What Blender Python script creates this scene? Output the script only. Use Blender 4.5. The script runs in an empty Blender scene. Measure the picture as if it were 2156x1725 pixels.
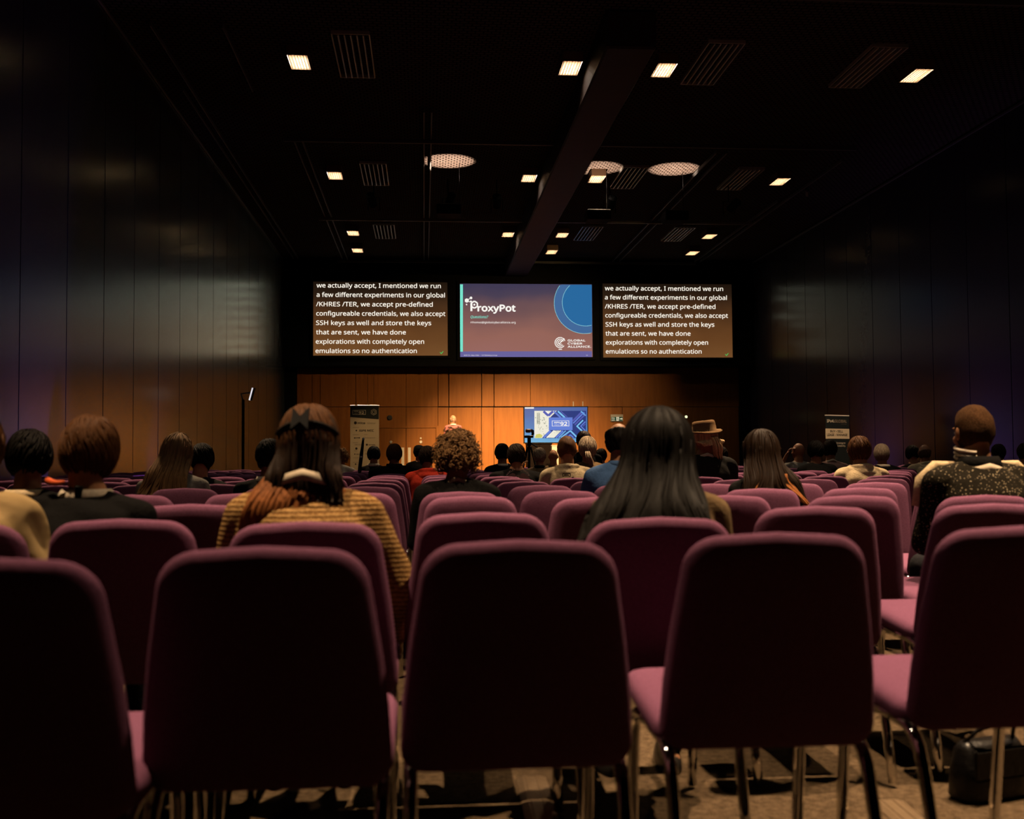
import bpy, math, random
import numpy as np
from mathutils import Vector, Matrix, Euler
random.seed(7); rng = np.random.default_rng(7)
SC = bpy.context.scene; COL = SC.collection
PI = math.pi

# ------------------------------------------------------------------ camera
FPX, CX, CY = 2300.0, 1078.0, 862.5
CAMZ = 1.075
c_ = Vector(((893-CX)/FPX, -(965-CY)/FPX, -1)).normalized()      # world +Y seen in camera space
u_ = Vector((-0.0035, 1, 0)); u_ = (u_ - u_.dot(c_)*c_).normalized()
r_ = c_.cross(u_).normalized()
R_WC = Matrix((r_, c_, u_))                                       # camera vector -> world vector
cam_d = bpy.data.cameras.new('camera'); cam = bpy.data.objects.new('camera', cam_d); COL.objects.link(cam)
cam.matrix_world = Matrix.Translation((0, 0, CAMZ)) @ R_WC.to_4x4()
cam_d.sensor_width = 36; cam_d.lens = 36*FPX/2156; cam_d.clip_start = 0.05; cam_d.clip_end = 200
cam_d.dof.use_dof = True; cam_d.dof.focus_distance = 15.0; cam_d.dof.aperture_fstop = 3.2
SC.camera = cam
SC.view_settings.view_transform = 'Standard'; SC.view_settings.look = 'None'
SC.view_settings.exposure = 0.0; SC.view_settings.gamma = 1.0
SC.view_settings.use_curve_mapping = False
W = bpy.data.worlds.new('dark_hall'); SC.world = W; W.use_nodes = True
W.node_tree.nodes['Background'].inputs[0].default_value = (0.0, 0.0, 0.0, 1)
SC.cycles.max_bounces = 3; SC.cycles.diffuse_bounces = 1; SC.cycles.glossy_bounces = 2; SC.cycles.adaptive_threshold = .08; SC.cycles.adaptive_min_samples = 16; SC.cycles.sample_clamp_indirect = 4; SC.cycles.caustics_reflective = False; SC.cycles.caustics_refractive = False

def P(px, py, Y):
    """point at world depth Y whose place in the picture is (px, py)"""
    d = R_WC @ Vector(((px-CX)/FPX, -(py-CY)/FPX, -1))
    return Vector((0, 0, CAMZ)) + d*(Y/d.y)
def XAT(px, Y): return P(px, 965, Y).x
def ZAT(px, py, Y): return P(px, py, Y).z

# ------------------------------------------------------------------ lights of the hall
WARM = (1.0, 0.68, 0.40)
POW = 3.6
def lamp(name, kind, loc, energy, color, target=None, size=90, blend=0.6, radius=0.1):
    d = bpy.data.lights.new(name, kind); d.energy = energy*POW; d.color = color
    if kind == 'SPOT':
        d.spot_size = math.radians(size); d.spot_blend = blend; d.shadow_soft_size = radius
    else: d.shadow_soft_size = radius
    o = bpy.data.objects.new(name, d); COL.objects.link(o); o.location = loc
    t = Vector(target) if target is not None else Vector(loc) + Vector((0, 0, -1))
    o.rotation_euler = (t-Vector(loc)).to_track_quat('-Z', 'Y').to_euler()
    return o
CEIL = 7.9
FIX_X = (-2.07, 2.52, 4.15, 8.65)
FIX_Y = (3.9, 11.1, 18.3, 25.7, 32.3)
DOWN = {3.9: 1800, 11.1: 1650, 18.3: 900, 25.7: 500, 32.3: 300}
for fy in FIX_Y:
    for fx in FIX_X:
        tx = fx+(.7 if fx < 0 else -1.0 if fx > 8 else 0)
        lamp('downlight_lamp', 'SPOT', (fx, fy, CEIL-0.19), DOWN[fy], WARM, (tx, fy-{3.9: -.15, 11.1: 2.2}.get(fy, 1.6), 0), 64 if 0 < fx < 8 else 46, 0.7, 0.05)
ST = (1.0, 0.62, 0.26)
STAGE_SPOTS = [((-1.2, 26.5, 7.2), (1.5, 37, .5), 2100, 29), ((1.8, 26.5, 7.2), (2.5, 37, .4), 6200, 37),
               ((4.6, 26.5, 7.2), (3.9, 37, .4), 6200, 37), ((7.6, 26.5, 7.2), (3.0, 37, 2.2), 1500, 62), ((.6, 26.5, 7.2), (-1.55, 32.6, 1.5), 620, 16)]
for l, t, e, s in STAGE_SPOTS:
    lamp('stage_lamp', 'SPOT', l, e, ST, t, s, 0.95, 0.1)
lamp('presenter_lamp', 'SPOT', (1.2, 26.3, 7.25), 3200, (1, 0.75, 0.52), (0.87, 32.2, 1.9), 11, 0.5, 0.08)
lamp('added_banner_lamp', 'SPOT', (9.0, 19.6, 7.3), 1700, WARM, (9.8, 25.6, 1.5), 17, 0.7, 0.08)  # added spot that brightens the angled banner; it has no fitting
UPL = (0.45, 0.25, 1.0)

# ------------------------------------------------------------------ materials
def s2l(c): return tuple(((x/255)/12.92 if x/255 <= .04045 else ((x/255+.055)/1.055)**2.4) for x in c)
MATS = {}
ALB = .30
def mat(name, col, rough=0.7, metal=0.0, spec=0.5, emit=None, estr=1.0, noise=None, bump=None, col2=None, stretch=(1, 1, 1), coord='Object'):
    if name in MATS: return MATS[name]
    if name != 'dark_wall_panel': spec *= .3
    if metal < .5:          # dark hall, strong lamps: keep every surface's reflectance modest
        col = tuple(x*ALB for x in col); col2 = tuple(x*ALB for x in col2) if col2 else None
    m = bpy.data.materials.new(name); m.use_nodes = True; nt = m.node_tree; b = nt.nodes['Principled BSDF']
    b.inputs['Base Color'].default_value = (*col, 1); b.inputs['Roughness'].default_value = rough
    b.inputs['Metallic'].default_value = metal; b.inputs['Specular IOR Level'].default_value = spec
    if emit is not None:
        b.inputs['Emission Color'].default_value = (*emit, 1); b.inputs['Emission Strength'].default_value = estr
    if noise or bump:
        tc = nt.nodes.new('ShaderNodeTexCoord'); mp = nt.nodes.new('ShaderNodeMapping'); mp.inputs['Scale'].default_value = stretch
        nt.links.new(tc.outputs[coord], mp.inputs[0])
    if noise:
        n = nt.nodes.new('ShaderNodeTexNoise'); n.inputs['Scale'].default_value = noise; n.inputs['Detail'].default_value = 4
        rp = nt.nodes.new('ShaderNodeValToRGB'); rp.color_ramp.elements[0].position = .35; rp.color_ramp.elements[1].position = .65
        rp.color_ramp.elements[0].color = (*col, 1); rp.color_ramp.elements[1].color = (*(col2 or tuple(min(1, x*1.5) for x in col)), 1)
        nt.links.new(mp.outputs[0], n.inputs[0]); nt.links.new(n.outputs[0], rp.inputs[0]); nt.links.new(rp.outputs[0], b.inputs['Base Color'])
    if bump:
        n = nt.nodes.new('ShaderNodeTexNoise'); n.inputs['Scale'].default_value = bump[0]; n.inputs['Detail'].default_value = 3
        bp = nt.nodes.new('ShaderNodeBump'); bp.inputs['Strength'].default_value = bump[1]; bp.inputs['Distance'].default_value = 0.01
        nt.links.new(mp.outputs[0], n.inputs[0]); nt.links.new(n.outputs[0], bp.inputs['Height']); nt.links.new(bp.outputs[0], b.inputs['Normal'])
    MATS[name] = m; return m
def emat(name, rgb, estr=1.0):
    m = mat(name, (0.01, 0.01, 0.01), 0.8, spec=0, emit=s2l(rgb), estr=estr); m.cycles.emission_sampling = 'NONE'; return m
def bright(m, mul):      # tiny helper for lettering printed in the same ink
    return m

M_PURPLE = mat('purple_wool', (.23, .082, .155), .95, spec=.12, noise=260, col2=(.34, .135, .245), bump=(420, .2))
M_CHROME = mat('chrome', (.55, .53, .50), .05, 1.0)
M_RUBBER = mat('black_rubber', (.01, .01, .01), .6)
M_BLACK = mat('matt_black', (.006, .006, .006), .8, spec=.2)
M_DARKMETAL = mat('dark_metal', (.03, .03, .03), .45, .6)
M_CEIL = mat('black_ceiling', (.02, .018, .016), .95, spec=.05)
M_GREYMETAL = mat('grey_rail_metal', (.30, .29, .27), .5, .3)
M_WHITEPAINT = mat('white_paint', (.75, .72, .66), .5)

TMP = bpy.data.scenes.new('workbench')     # modifiers and text are evaluated in an empty scene, which keeps the build quick
def evaluated(o, name):
    TMP.collection.objects.link(o)
    with bpy.context.temp_override(scene=TMP, view_layer=TMP.view_layers[0]):
        dg = bpy.context.evaluated_depsgraph_get(); dg.update()
        return bpy.data.meshes.new_from_object(o.evaluated_get(dg))
# ------------------------------------------------------------------ mesh builder
class MB:
    def __init__(s): s.v = []; s.f = []
    def add(s, vs, fs):
        o = len(s.v); s.v += [tuple(x) for x in vs]; s.f += [tuple(i+o for i in f) for f in fs]; return s
    def box(s, c, d, rot=None):
        x, y, z = (q/2 for q in d)
        vs = [Vector((a*x, b*y, e*z)) for a in (-1, 1) for b in (-1, 1) for e in (-1, 1)]
        if rot: vs = [rot @ v for v in vs]
        vs = [v+Vector(c) for v in vs]
        return s.add(vs, [(0, 1, 3, 2), (4, 6, 7, 5), (0, 4, 5, 1), (2, 3, 7, 6), (0, 2, 6, 4), (1, 5, 7, 3)])
    def bbox(s, lo, hi, b=0.004):   # box with chamfered edges along every side
        lo = Vector(lo); hi = Vector(hi)
        rings = []
        for z, i in ((lo.z, b), (lo.z+b, 0), (hi.z-b, 0), (hi.z, b)):
            x0, x1, y0, y1 = lo.x+i, hi.x-i, lo.y+i, hi.y-i
            rings.append([(x0+b, y0, z), (x1-b, y0, z), (x1, y0+b, z), (x1, y1-b, z), (x1-b, y1, z), (x0+b, y1, z), (x0, y1-b, z), (x0, y0+b, z)])
        return s.rings(rings)
    def rings(s, rings, caps=True):
        n = len(rings[0]); vs = [p for r in rings for p in r]; fs = []
        for i in range(len(rings)-1):
            for j in range(n):
                k = (j+1) % n; fs.append((i*n+j, i*n+k, (i+1)*n+k, (i+1)*n+j))
        if caps:
            fs.append(tuple(range(n))[::-1]); fs.append(tuple((len(rings)-1)*n+j for j in range(n)))
        return s.add(vs, fs)
    def ell(s, c, r, rot=None, seg=14, nr=9):
        rings = []
        for i in range(1, nr):
            t = PI*i/nr
            ring = []
            for j in range(seg):
                a = 2*PI*j/seg
                v = Vector((r[0]*math.sin(t)*math.cos(a), r[1]*math.sin(t)*math.sin(a), -r[2]*math.cos(t)))
                if rot is not None: v = rot @ v
                ring.append(v+Vector(c))
            rings.append(ring)
        o = len(s.v); s.rings(rings, False); n = seg; L = len(rings)
        for sg, i0 in ((-1, 0), (1, L-1)):
            v = Vector((0, 0, sg*r[2])); v = rot @ v if rot is not None else v
            s.v.append(tuple(v+Vector(c))); q = len(s.v)-1
            for j in range(n):
                k = (j+1) % n
                s.f.append((o+i0*n+k, o+i0*n+j, q) if sg < 0 else (o+i0*n+j, o+i0*n+k, q))
        return s
    def tube(s, pts, rad, seg=8, caps=True):
        pts = [Vector(p) for p in pts]
        rad = list(rad) if hasattr(rad, '__len__') else [rad]*len(pts)
        rings = []; t0 = (pts[1]-pts[0]).normalized()
        n = t0.orthogonal().normalized()
        for i, p in enumerate(pts):
            a = pts[max(i-1, 0)]; b = pts[min(i+1, len(pts)-1)]; t = (b-a)
            t = t.normalized() if t.length > 1e-9 else t0
            n = (n - n.dot(t)*t); n = n.normalized() if n.length > 1e-6 else t.orthogonal().normalized()
            m = t.cross(n)
            rings.append([p+(n*math.cos(2*PI*j/seg)+m*math.sin(2*PI*j/seg))*rad[i] for j in range(seg)])
        return s.rings(rings, caps)
    def cap(s, p0, p1, r0, r1, seg=12):     # tapered limb with rounded ends
        p0 = Vector(p0); p1 = Vector(p1); d = (p1-p0).normalized()
        pts, rad = [], []
        for k in (0.02, .3, .6, .85): pts.append(p0-d*r0*math.sqrt(1-k*k)); rad.append(r0*k)
        pts += [p0, p1]; rad += [r0, r1]
        for k in (.85, .6, .3, .02): pts.append(p1+d*r1*math.sqrt(1-k*k)); rad.append(r1*k)
        return s.tube(pts, rad, seg)
    def lathe(s, prof, seg=20, c=(0, 0, 0)):
        return s.rings([[(c[0]+r*math.cos(2*PI*j/seg), c[1]+r*math.sin(2*PI*j/seg), c[2]+z) for j in range(seg)] for r, z in prof])
    def mesh(s, name, smooth=True):
        me = bpy.data.meshes.new(name); me.from_pydata(s.v, [], s.f); me.update()
        if smooth: me.polygons.foreach_set('use_smooth', [True]*len(me.polygons))
        return me
    def build(s, name, m, parent=None, smooth=False):
        return obj(name, s.mesh(name, smooth), m, parent)
def obj(name, me, m, parent=None, mw=None):
    if m is not None and not me.materials: me.materials.append(m)
    o = bpy.data.objects.new(name, me); COL.objects.link(o)
    if m is not None and me.materials[0] is not m:
        o.material_slots[0].link = 'OBJECT'; o.material_slots[0].material = m
    if parent is not None: o.parent = parent
    if mw is not None: o.matrix_local = mw
    return o
def thing(name, label, cat, loc=(0, 0, 0), rz=0, group=None):
    o = bpy.data.objects.new(name, None); COL.objects.link(o); o.location = loc; o.rotation_euler = (0, 0, rz)
    o.empty_display_size = .1
    return tag(o, label, cat, group)
def tag(o, label, cat, group=None):
    o['label'] = label; o['category'] = cat
    if group: o['group'] = group
    return o
def struct(o): o['kind'] = 'structure'; return o
def remesh(mb, name, voxel, smooth=4, fac=.5, noise=None):
    me = mb.mesh('tmp'); o = bpy.data.objects.new('tmp', me)
    md = o.modifiers.new('r', 'REMESH'); md.mode = 'VOXEL'; md.voxel_size = voxel; md.use_smooth_shade = True
    if smooth:
        ms = o.modifiers.new('s', 'SMOOTH'); ms.iterations = smooth; ms.factor = fac
    out = evaluated(o, name); out.name = name
    bpy.data.objects.remove(o); bpy.data.meshes.remove(me)
    if noise:
        n = len(out.vertices); co = np.empty(n*3, np.float32); no = np.empty(n*3, np.float32)
        out.vertices.foreach_get('co', co); out.vertex_normals.foreach_get('vector', no)
        co = co.reshape(-1, 3); no = no.reshape(-1, 3)
        co += no*noise(co)[:, None].astype(np.float32)
        out.vertices.foreach_set('co', co.ravel()); out.update()
    out.polygons.foreach_set('use_smooth', [True]*len(out.polygons))
    return out
def folds(amp, fr=9.0, seed=0):
    def fn(c):
        x, y, z = c[:, 0]*fr+seed, c[:, 1]*fr+seed*1.7, c[:, 2]*fr
        return amp*(np.sin(x*1.3+2.1*np.sin(z*.9+y)) * np.sin(z*1.7+1.5*np.sin(x*.8)) + .5*np.sin(2.3*z+3*np.sin(x*1.1+y*1.9)))
    return fn
import os
FONT = None
try:
    FONT = bpy.data.fonts.load(os.path.join(bpy.utils.system_resource('DATAFILES', path='fonts'), 'NotoSansHebrew-Regular.woff2'))
except Exception: FONT = None
def text_mesh(txt, font_bold=0.0, spacing=1.0, shear=0.0):
    cu = bpy.data.curves.new('t', 'FONT'); cu.body = txt; cu.size = 1
    if FONT: cu.font = FONT
    cu.dimensions = '2D'; cu.space_character = spacing; cu.shear = shear
    cu.resolution_u = 3
    o = bpy.data.objects.new('t', cu); me = evaluated(o, 't')
    bpy.data.objects.remove(o); bpy.data.curves.remove(cu)
    return me
def lettering(txt, org, ex, ey, width, height, m, parent, bold=0.0, name='lettering', capref='H', shear=0.0, spacing=1.0):
    """flat lettering: baseline start at org, along ex, up along ey; width fits the string, height is the cap height"""
    me = text_mesh(txt, bold, spacing, shear)
    n = len(me.vertices); co = np.empty(n*3, np.float32); me.vertices.foreach_get('co', co); co = co.reshape(-1, 3)
    x0, x1 = co[:, 0].min(), co[:, 0].max()
    ex = np.array(ex); ey = np.array(ey); org = np.array(org)
    X = (co[:, 0]-x0)/(x1-x0)*width; Y = co[:, 1]/0.70*height
    new = org[None]+X[:, None]*ex[None]+Y[:, None]*ey[None]
    if bold:        # heavier strokes: the outline laid down a few times, a hair apart
        k = bold*height/.7*1.1; nrm = np.cross(ex, ey); L = []
        for i, (a, b) in enumerate(((0, 0), (k, 0), (-k, 0), (0, k), (0, -k))): L.append(new+a*ex+b*ey+nrm*.0004*i)
        tri = [tuple(p.vertices) for p in me.polygons]; bpy.data.meshes.remove(me); me = bpy.data.meshes.new(name)
        me.from_pydata(np.concatenate(L).tolist(), [], [tuple(v+n*i for v in t) for i in range(5) for t in tri]); me.update()
        return obj(name, me, m, parent)
    me.vertices.foreach_set('co', new.astype(np.float32).ravel()); me.update(); me.materials.clear()
    return obj(name, me, m, parent)

# ------------------------------------------------------------------ room shell
XL, XR, YB, YW = -4.75, 11.5, -2.2, 38.0
M_CARPET = mat('brown_carpet', (.06, .04, .022), .97, spec=.05, noise=34, col2=(.27, .185, .11), bump=(160, .8))
M_CARPET.node_tree.nodes['Noise Texture'].inputs['Detail'].default_value = 9
M_CARPET.node_tree.nodes['Noise Texture'].inputs['Roughness'].default_value = .78
M_SIDE = mat('dark_wall_panel', (.036, .030, .044), .6, spec=.02, noise=14, col2=(.040, .034, .050), bump=(60, .02))
def sheen_at_grazing(m, p, k, tint, rough):
    """lacquered boards: matt when seen square on, glossy along the surface"""
    nt = m.node_tree; b = nt.nodes['Principled BSDF']; out = [n for n in nt.nodes if n.type == 'OUTPUT_MATERIAL'][0]
    lw = nt.nodes.new('ShaderNodeLayerWeight'); lw.inputs['Blend'].default_value = .5
    pw = nt.nodes.new('ShaderNodeMath'); pw.operation = 'POWER'; pw.inputs[1].default_value = p
    mu = nt.nodes.new('ShaderNodeMath'); mu.operation = 'MULTIPLY'; mu.inputs[1].default_value = k; mu.use_clamp = True
    gl = nt.nodes.new('ShaderNodeBsdfAnisotropic'); gl.inputs['Roughness'].default_value = rough; gl.inputs['Color'].default_value = (*tint, 1)
    mx = nt.nodes.new('ShaderNodeMixShader')
    nt.links.new(lw.outputs['Facing'], pw.inputs[0]); nt.links.new(pw.outputs[0], mu.inputs[0]); nt.links.new(mu.outputs[0], mx.inputs[0])
    nt.links.new(b.outputs[0], mx.inputs[1]); nt.links.new(gl.outputs[0], mx.inputs[2]); nt.links.new(mx.outputs[0], out.inputs['Surface'])
M_WALLBACK = mat('dark_wall_core', (.006, .006, .006), .8, spec=.1)
struct(MB().box(((XL+XR)/2, (YB+YW)/2, -.05), (XR-XL+.4, YW-YB+.4, .1)).build('floor', M_CARPET))
struct(MB().box(((XL+XR)/2, (YB+YW)/2, CEIL+.05), (XR-XL+.4, YW-YB+.4, .1)).build('ceiling', M_CEIL))
struct(MB().box(((XL+XR)/2, YB-.05, CEIL/2), (XR-XL+.4, .1, CEIL)).build('wall_back', M_WALLBACK))
wl = struct(MB().box((XL-.08, (YB+YW)/2, CEIL/2), (.1, YW-YB+.4, CEIL)).build('wall_left', M_WALLBACK))
wr = struct(MB().box((XR+.08, (YB+YW)/2, CEIL/2), (.1, YW-YB+.4, CEIL)).build('wall_right', M_WALLBACK))
def wall_panels(wall, x, y0, w, n, side):
    L = w-.018
    mb = MB(); lo = (0, 0, .02) if side < 0 else (-.03, 0, .02)
    mb.bbox((lo[0], 0, .02), (lo[0]+.03, L, CEIL-.02), .006); me = mb.mesh('panel', False)
    for i in range(n):
        o = obj('panel', me, M_SIDE, wall); o.location = (x, y0+i*w, 0)
        if o.location.y+L > YW: o.scale.y = (YW-.01-o.location.y)/L
wall_panels(wl, XL-.03, 14.95-1.69*9, 1.69, 23, -1)
wall_panels(wr, XR+.03, 25.48-1.64*16, 1.64, 24, 1)
# expanded metal ceiling: fine dashes far above
nt = M_CEIL.node_tree; br = nt.nodes.new('ShaderNodeTexBrick'); tc = nt.nodes.new('ShaderNodeTexCoord')
br.inputs['Scale'].default_value = 1; br.inputs['Brick Width'].default_value = .13; br.inputs['Row Height'].default_value = .10
br.inputs['Mortar Size'].default_value = .016; br.inputs['Mortar Smooth'].default_value = .3
br.inputs['Color1'].default_value = (.042, .034, .028, 1); br.inputs['Color2'].default_value = (.036, .028, .022, 1); br.inputs['Mortar'].default_value = (.004, .003, .002, 1)
nt.links.new(tc.outputs['Object'], br.inputs['Vector']); nt.links.new(br.outputs['Color'], nt.nodes['Principled BSDF'].inputs['Base Color'])

# front wall of wooden panels
M_WOOD = mat('orange_veneer', (.42, .142, .024), .5, spec=.35, noise=2.2, col2=(.50, .176, .032), stretch=(6, 1, .5), bump=(20, .04))
sheen_at_grazing(M_SIDE, 7.5, 2.6, (.88, 1.0, .86), .225)
wf = struct(MB().box(((XL+XR)/2, YW+.12, CEIL/2), (XR-XL+.4, .2, CEIL)).build('wall_front', M_BLACK))
def wpanel(x0, x1, y0, y1, name='panel', m=None, parent=wf, d=0.0, g=.012):
    a = P(x0, y1, YW); b = P(x1, y0, YW)
    lo = (a.x+g/2, YW-.02-d, max(a.z, .02)+g/2); hi = (b.x-g/2, YW+.015, b.z-g/2)
    return MB().bbox(lo, hi, .005).build(name, m or M_WOOD, parent)
TOPY, SEAM, DOORY, FLOORY = 771, 857, 902, 1034
seams = [625, 657, 674, 749, 774, 787, 855, 922, 945, 1014, 1040, 1117, 1199.5, 1230, 1311, 1391, 1415, 1457, 1520, 1555]
for a, b in zip(seams[:-1], seams[1:]):
    g = .035 if 945 in (a, b) or 1040 in (a, b) else .012
    wpanel(a, b, TOPY, SEAM, g=g)
    if 749 <= a < 922 or 1391 <= a < 1520:
        wpanel(a, b, SEAM, DOORY-3, g=g)
    else: wpanel(a, b, SEAM, FLOORY, g=g)
M_STEEL = mat('brushed_steel', (.45, .42, .38), .35, .9)
def door(idx, x0, x1, xm, plates):
    a = P(x0, DOORY, YW); b = P(x1, DOORY, YW)
    fr = MB(); z = a.z
    for lo, hi in (((a.x-.10, YW-.05, 0.02), (a.x, YW+.01, z+.07)), ((b.x, YW-.05, .02), (b.x+.10, YW+.01, z+.07)), ((a.x, YW-.05, z), (b.x, YW+.01, z+.07))):
        fr.bbox(lo, hi, .006)
    d = struct(fr.build('door_%d' % idx, M_WOOD))
    for q0, q1 in ((x0, xm), (xm, x1)):
        A = P(q0, DOORY, YW).x; B = P(q1, DOORY, YW).x
        leaf = MB().bbox((A+.008, YW-.025, .02), (B-.008, YW+.012, z-.01), .005).build('door_leaf', M_WOOD, d)
        for px, py, r in plates:
            if q0 < px < q1:
                c = P(px, py, YW-.03)
                MB().lathe([(0.001, 0), (r, 0), (r, .012), (r*.8, .018), (.001, .018)], 16).build('lock_plate', M_STEEL, leaf).matrix_local = Matrix.Translation(c) @ Euler((PI/2, 0, 0)).to_matrix().to_4x4()
        px = xm+(7 if q0 == xm else -7); c = P(px, 962, YW-.03)
        MB().bbox((c.x-.05, YW-.032, c.z-.32), (c.x+.05, YW-.024, c.z+.32), .003).build('push_plate', M_STEEL, leaf)
    return d
door(1, 788, 918, 855, [(886, 923, .035), (886, 931, .055), (823, 931, .05)])
door(2, 1393, 1515, 1454, [(1480, 931, .05)])
c = P(820.5, 880, YW-.02)
tag(MB().lathe([(.001, 0), (.085, 0), (.09, .03), (.06, .05), (.001, .05)], 18).build('wall_sounder', M_DARKMETAL), 'small round dark sounder fixed on the wood panel above the double door', 'sounder').matrix_world = Matrix.Translation(c) @ Euler((PI/2, 0, 0)).to_matrix().to_4x4()
for px, py, w in ((1207, 851, 1), (1227, 851, 1)):
    c = P(px, py, YW-.03)
    struct(MB().bbox((c.x-.016, YW-.05, c.z-.09), (c.x+.016, YW-.018, c.z+.09), .004).build('trim_%d' % (50+px % 7), M_WHITEPAINT))
# black bulkhead that carries the screens
zb = ZAT(1090, TOPY, 37.2)
struct(MB().box(((XL+XR)/2, 37.60, (zb+CEIL)/2), (XR-XL-.02, .80, CEIL-zb)).build('wall_bulkhead', M_BLACK))
for sx, x0, x1 in ((1, XL, P(624, 900, YW).x), (2, P(1556, 900, YW).x, XR)):
    struct(MB().box(((x0+x1)/2, 37.9, zb/2), (x1-x0-.02, .2, zb)).build('wall_pier_%d' % sx, M_BLACK))

# ceiling beams and rails
def beam(n, lo, hi, m=M_GREYMETAL, b=.01): return struct(MB().bbox(lo, hi, b).build('trim_%d' % n, m))
M_BEAM = mat('painted_beam', (.06, .042, .036), .6, spec=.2, noise=3, col2=(.075, .05, .045))
M_DIMRAIL = mat('dull_rail', (.16, .16, .145), .55, .2)
M_FLANGE = mat('flange_painted_lit', (.42, .41, .37), .5)  # paler grey puts the light on one cross beam into its colour
beam(1, (2.79, 16.2, 7.30), (3.56, 37.15, CEIL-.002), M_BEAM, .03)
for n, y in ((2, 15.2), (3, 22.8), (4, 30.4), (5, 36.9)):
    for q, (x0, x1) in enumerate(((-2.9, 2.78), (3.57, 9.4))):
        beam(n*10+q, (x0, y, CEIL-.20), (x1, y+.06, CEIL-.12), M_FLANGE if n == 4 else M_DIMRAIL, .006)
for n, (x, y0, y1, w) in enumerate(((.02, 21, 36.9, .03), (.17, 21, 36.9, .03), (-2.72, 23, 36.9, .03), (-2.55, 23, 36.9, .03), (6.48, 23.5, 36.9, .03), (6.72, 23.5, 36.9, .03), (9.55, 24, 36.9, .025), (9.35, 28, 36.9, .02), (-4.2, 17, 36.9, .022), (-4.35, 20, 36.9, .018), (-3.1, 17, 20, .02))):
    beam(60+n, (x-w/2, y0, CEIL-.12), (x+w/2, y1, CEIL-.04), M_DIMRAIL, .004)
beam(80, (XL+.005, 12, CEIL-.10), (XL+.04, YW-.8, CEIL-.05), M_DIMRAIL, .004)
beam(81, (XR-.04, 18, CEIL-.10), (XR-.005, YW-.8, CEIL-.05), M_DIMRAIL, .004)

# downlights
M_HOUS = mat('bronze_housing', (.33, .2, .11), .4, .2)
M_DIFF = mat('lamp_panel', (.8, .7, .6), .5, emit=(1, .88, .72), estr=110); M_DIFF.cycles.emission_sampling = 'FRONT'
def downlight(label):
    t = thing('downlight', label, 'ceiling light', group='louvred downlights in the black ceiling')
    mb = MB(); w, l, h, th = .17, .34, .17, .012
    mb.box((-w, 0, -h/2), (th, 2*l, h)).box((w, 0, -h/2), (th, 2*l, h)).box((0, -l, -h/2), (2*w, th, h)).box((0, l, -h/2), (2*w, th, h))
    obj('housing', mb.mesh('housing', False), M_HOUS, t)
    obj('lamp_panel', MB().box((0, .0, -.075), (2*w-.03, 2*l-.03, .01)).mesh('lamp_panel', False), M_DIFF, t)
    g = MB()
    for i in range(-3, 4): g.box((i*w/3.6, 0, -h+.02), (.005, 2*l-.02, .02))
    for i in range(-7, 8): g.box((0, i*l/7.7, -h+.02), (2*w-.02, .005, .02))
    o = obj('louvre', g.mesh('louvre', False), M_HOUS, t)
    return t
def dup(o, parent=None):
    c = o.copy(); COL.objects.link(c)
    if parent is not None: c.parent = parent
    for ch in list(o.children): dup(ch, c)
    return c
ORD = 'zero first second third fourth fifth sixth seventh eighth ninth tenth eleventh twelfth thirteenth fourteenth fifteenth sixteenth seventeenth eighteenth nineteenth twentieth'.split()
dl0 = None
for yi, fy in enumerate(sorted([18.3, 25.7, 32.3, 35.0, 3.9, 11.1])):
    xs = FIX_X if fy != 35.0 else (-2.1, 4.15, 8.8)
    for xi, fx in enumerate(xs):
        lab = 'glowing downlight, %s across in the %s ceiling row from the screens' % (ORD[xi+1], {35.0: 'first', 32.3: 'second', 25.7: 'third', 18.3: 'fourth', 11.1: 'fifth', 3.9: 'sixth'}[fy])
        if dl0 is None: dl0 = o = downlight(lab)
        else: o = dup(dl0); o['label'] = lab
        o.location = (fx, fy, CEIL)
# slotted air grilles
def grille(label):
    t = thing('ceiling_grille', label, 'air grille', group='slotted air grilles in the black ceiling')
    mb = MB()
    for x in (-.30, .30): mb.box((x, 0, -.03), (.02, 2.0, .06))
    for y in (-1, 1): mb.box((0, y, -.03), (.6, .02, .06))
    obj('frame', mb.mesh('frame', False), M_GRILLE, t)
    me = MB().bbox((-.012, -.98, -.075), (.012, .98, -.01), .003).mesh('slat', False)
    for i in range(-2, 3): obj('slat', me, M_GRILLE, t).location = (i*.1, 0, 0)
    return t
M_GRILLE = mat('grey_grille', (.34, .34, .30), .38, .55)
g0 = None
for fy, row in ((32.6, 'second'), (26.0, 'third'), (18.3, 'fourth')):
    for k, fx in enumerate((-1.15, 4.98, 7.75)):
        lab = 'slotted grey air grille, %s across beside the %s downlight row from the screens' % (ORD[k+1], row)
        if g0 is None: g0 = o = grille(lab)
        else: o = dup(g0); o['label'] = lab
        o.location = (fx, fy, CEIL)
# added boxes with upward lamps, a guessed source for the pale pools on the mesh
for i, (x, y, e, lab) in enumerate(((.58, 24.9, 330, 'black box added to light the pale pool beside the twin rails'), (4.1, 25.3, 240, 'black box added to light the pool by the hanging lighting bar'), (5.95, 25.3, 260, 'black box added to light the pool farthest from the long beam'))):
    t = thing('pool_light_box', lab, 'pool_light_box', (x, y, 6.75))
    MB().bbox((-.28, -.25, -.12), (.28, .25, .12), .02).build('body', M_BLACK, t)
    MB().lathe([(.001, 0), (.07, 0), (.07, .08), (.055, .09), (.001, .085)], 16).build('lens', M_DARKMETAL, t).matrix_local = Matrix.Translation((0, .25, 0)) @ Euler((-PI/2, 0, 0)).to_matrix().to_4x4()
    MB().tube([(.26, .23, .1), (.26, .23, CEIL-6.75)], .006).build('drop_pole', M_BLACK, t)
    lamp('added_pool_lamp', 'SPOT', (x, y, 6.92), e, (1, .72, .58), (x, y, 8), 66, .25, .03)
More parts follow.
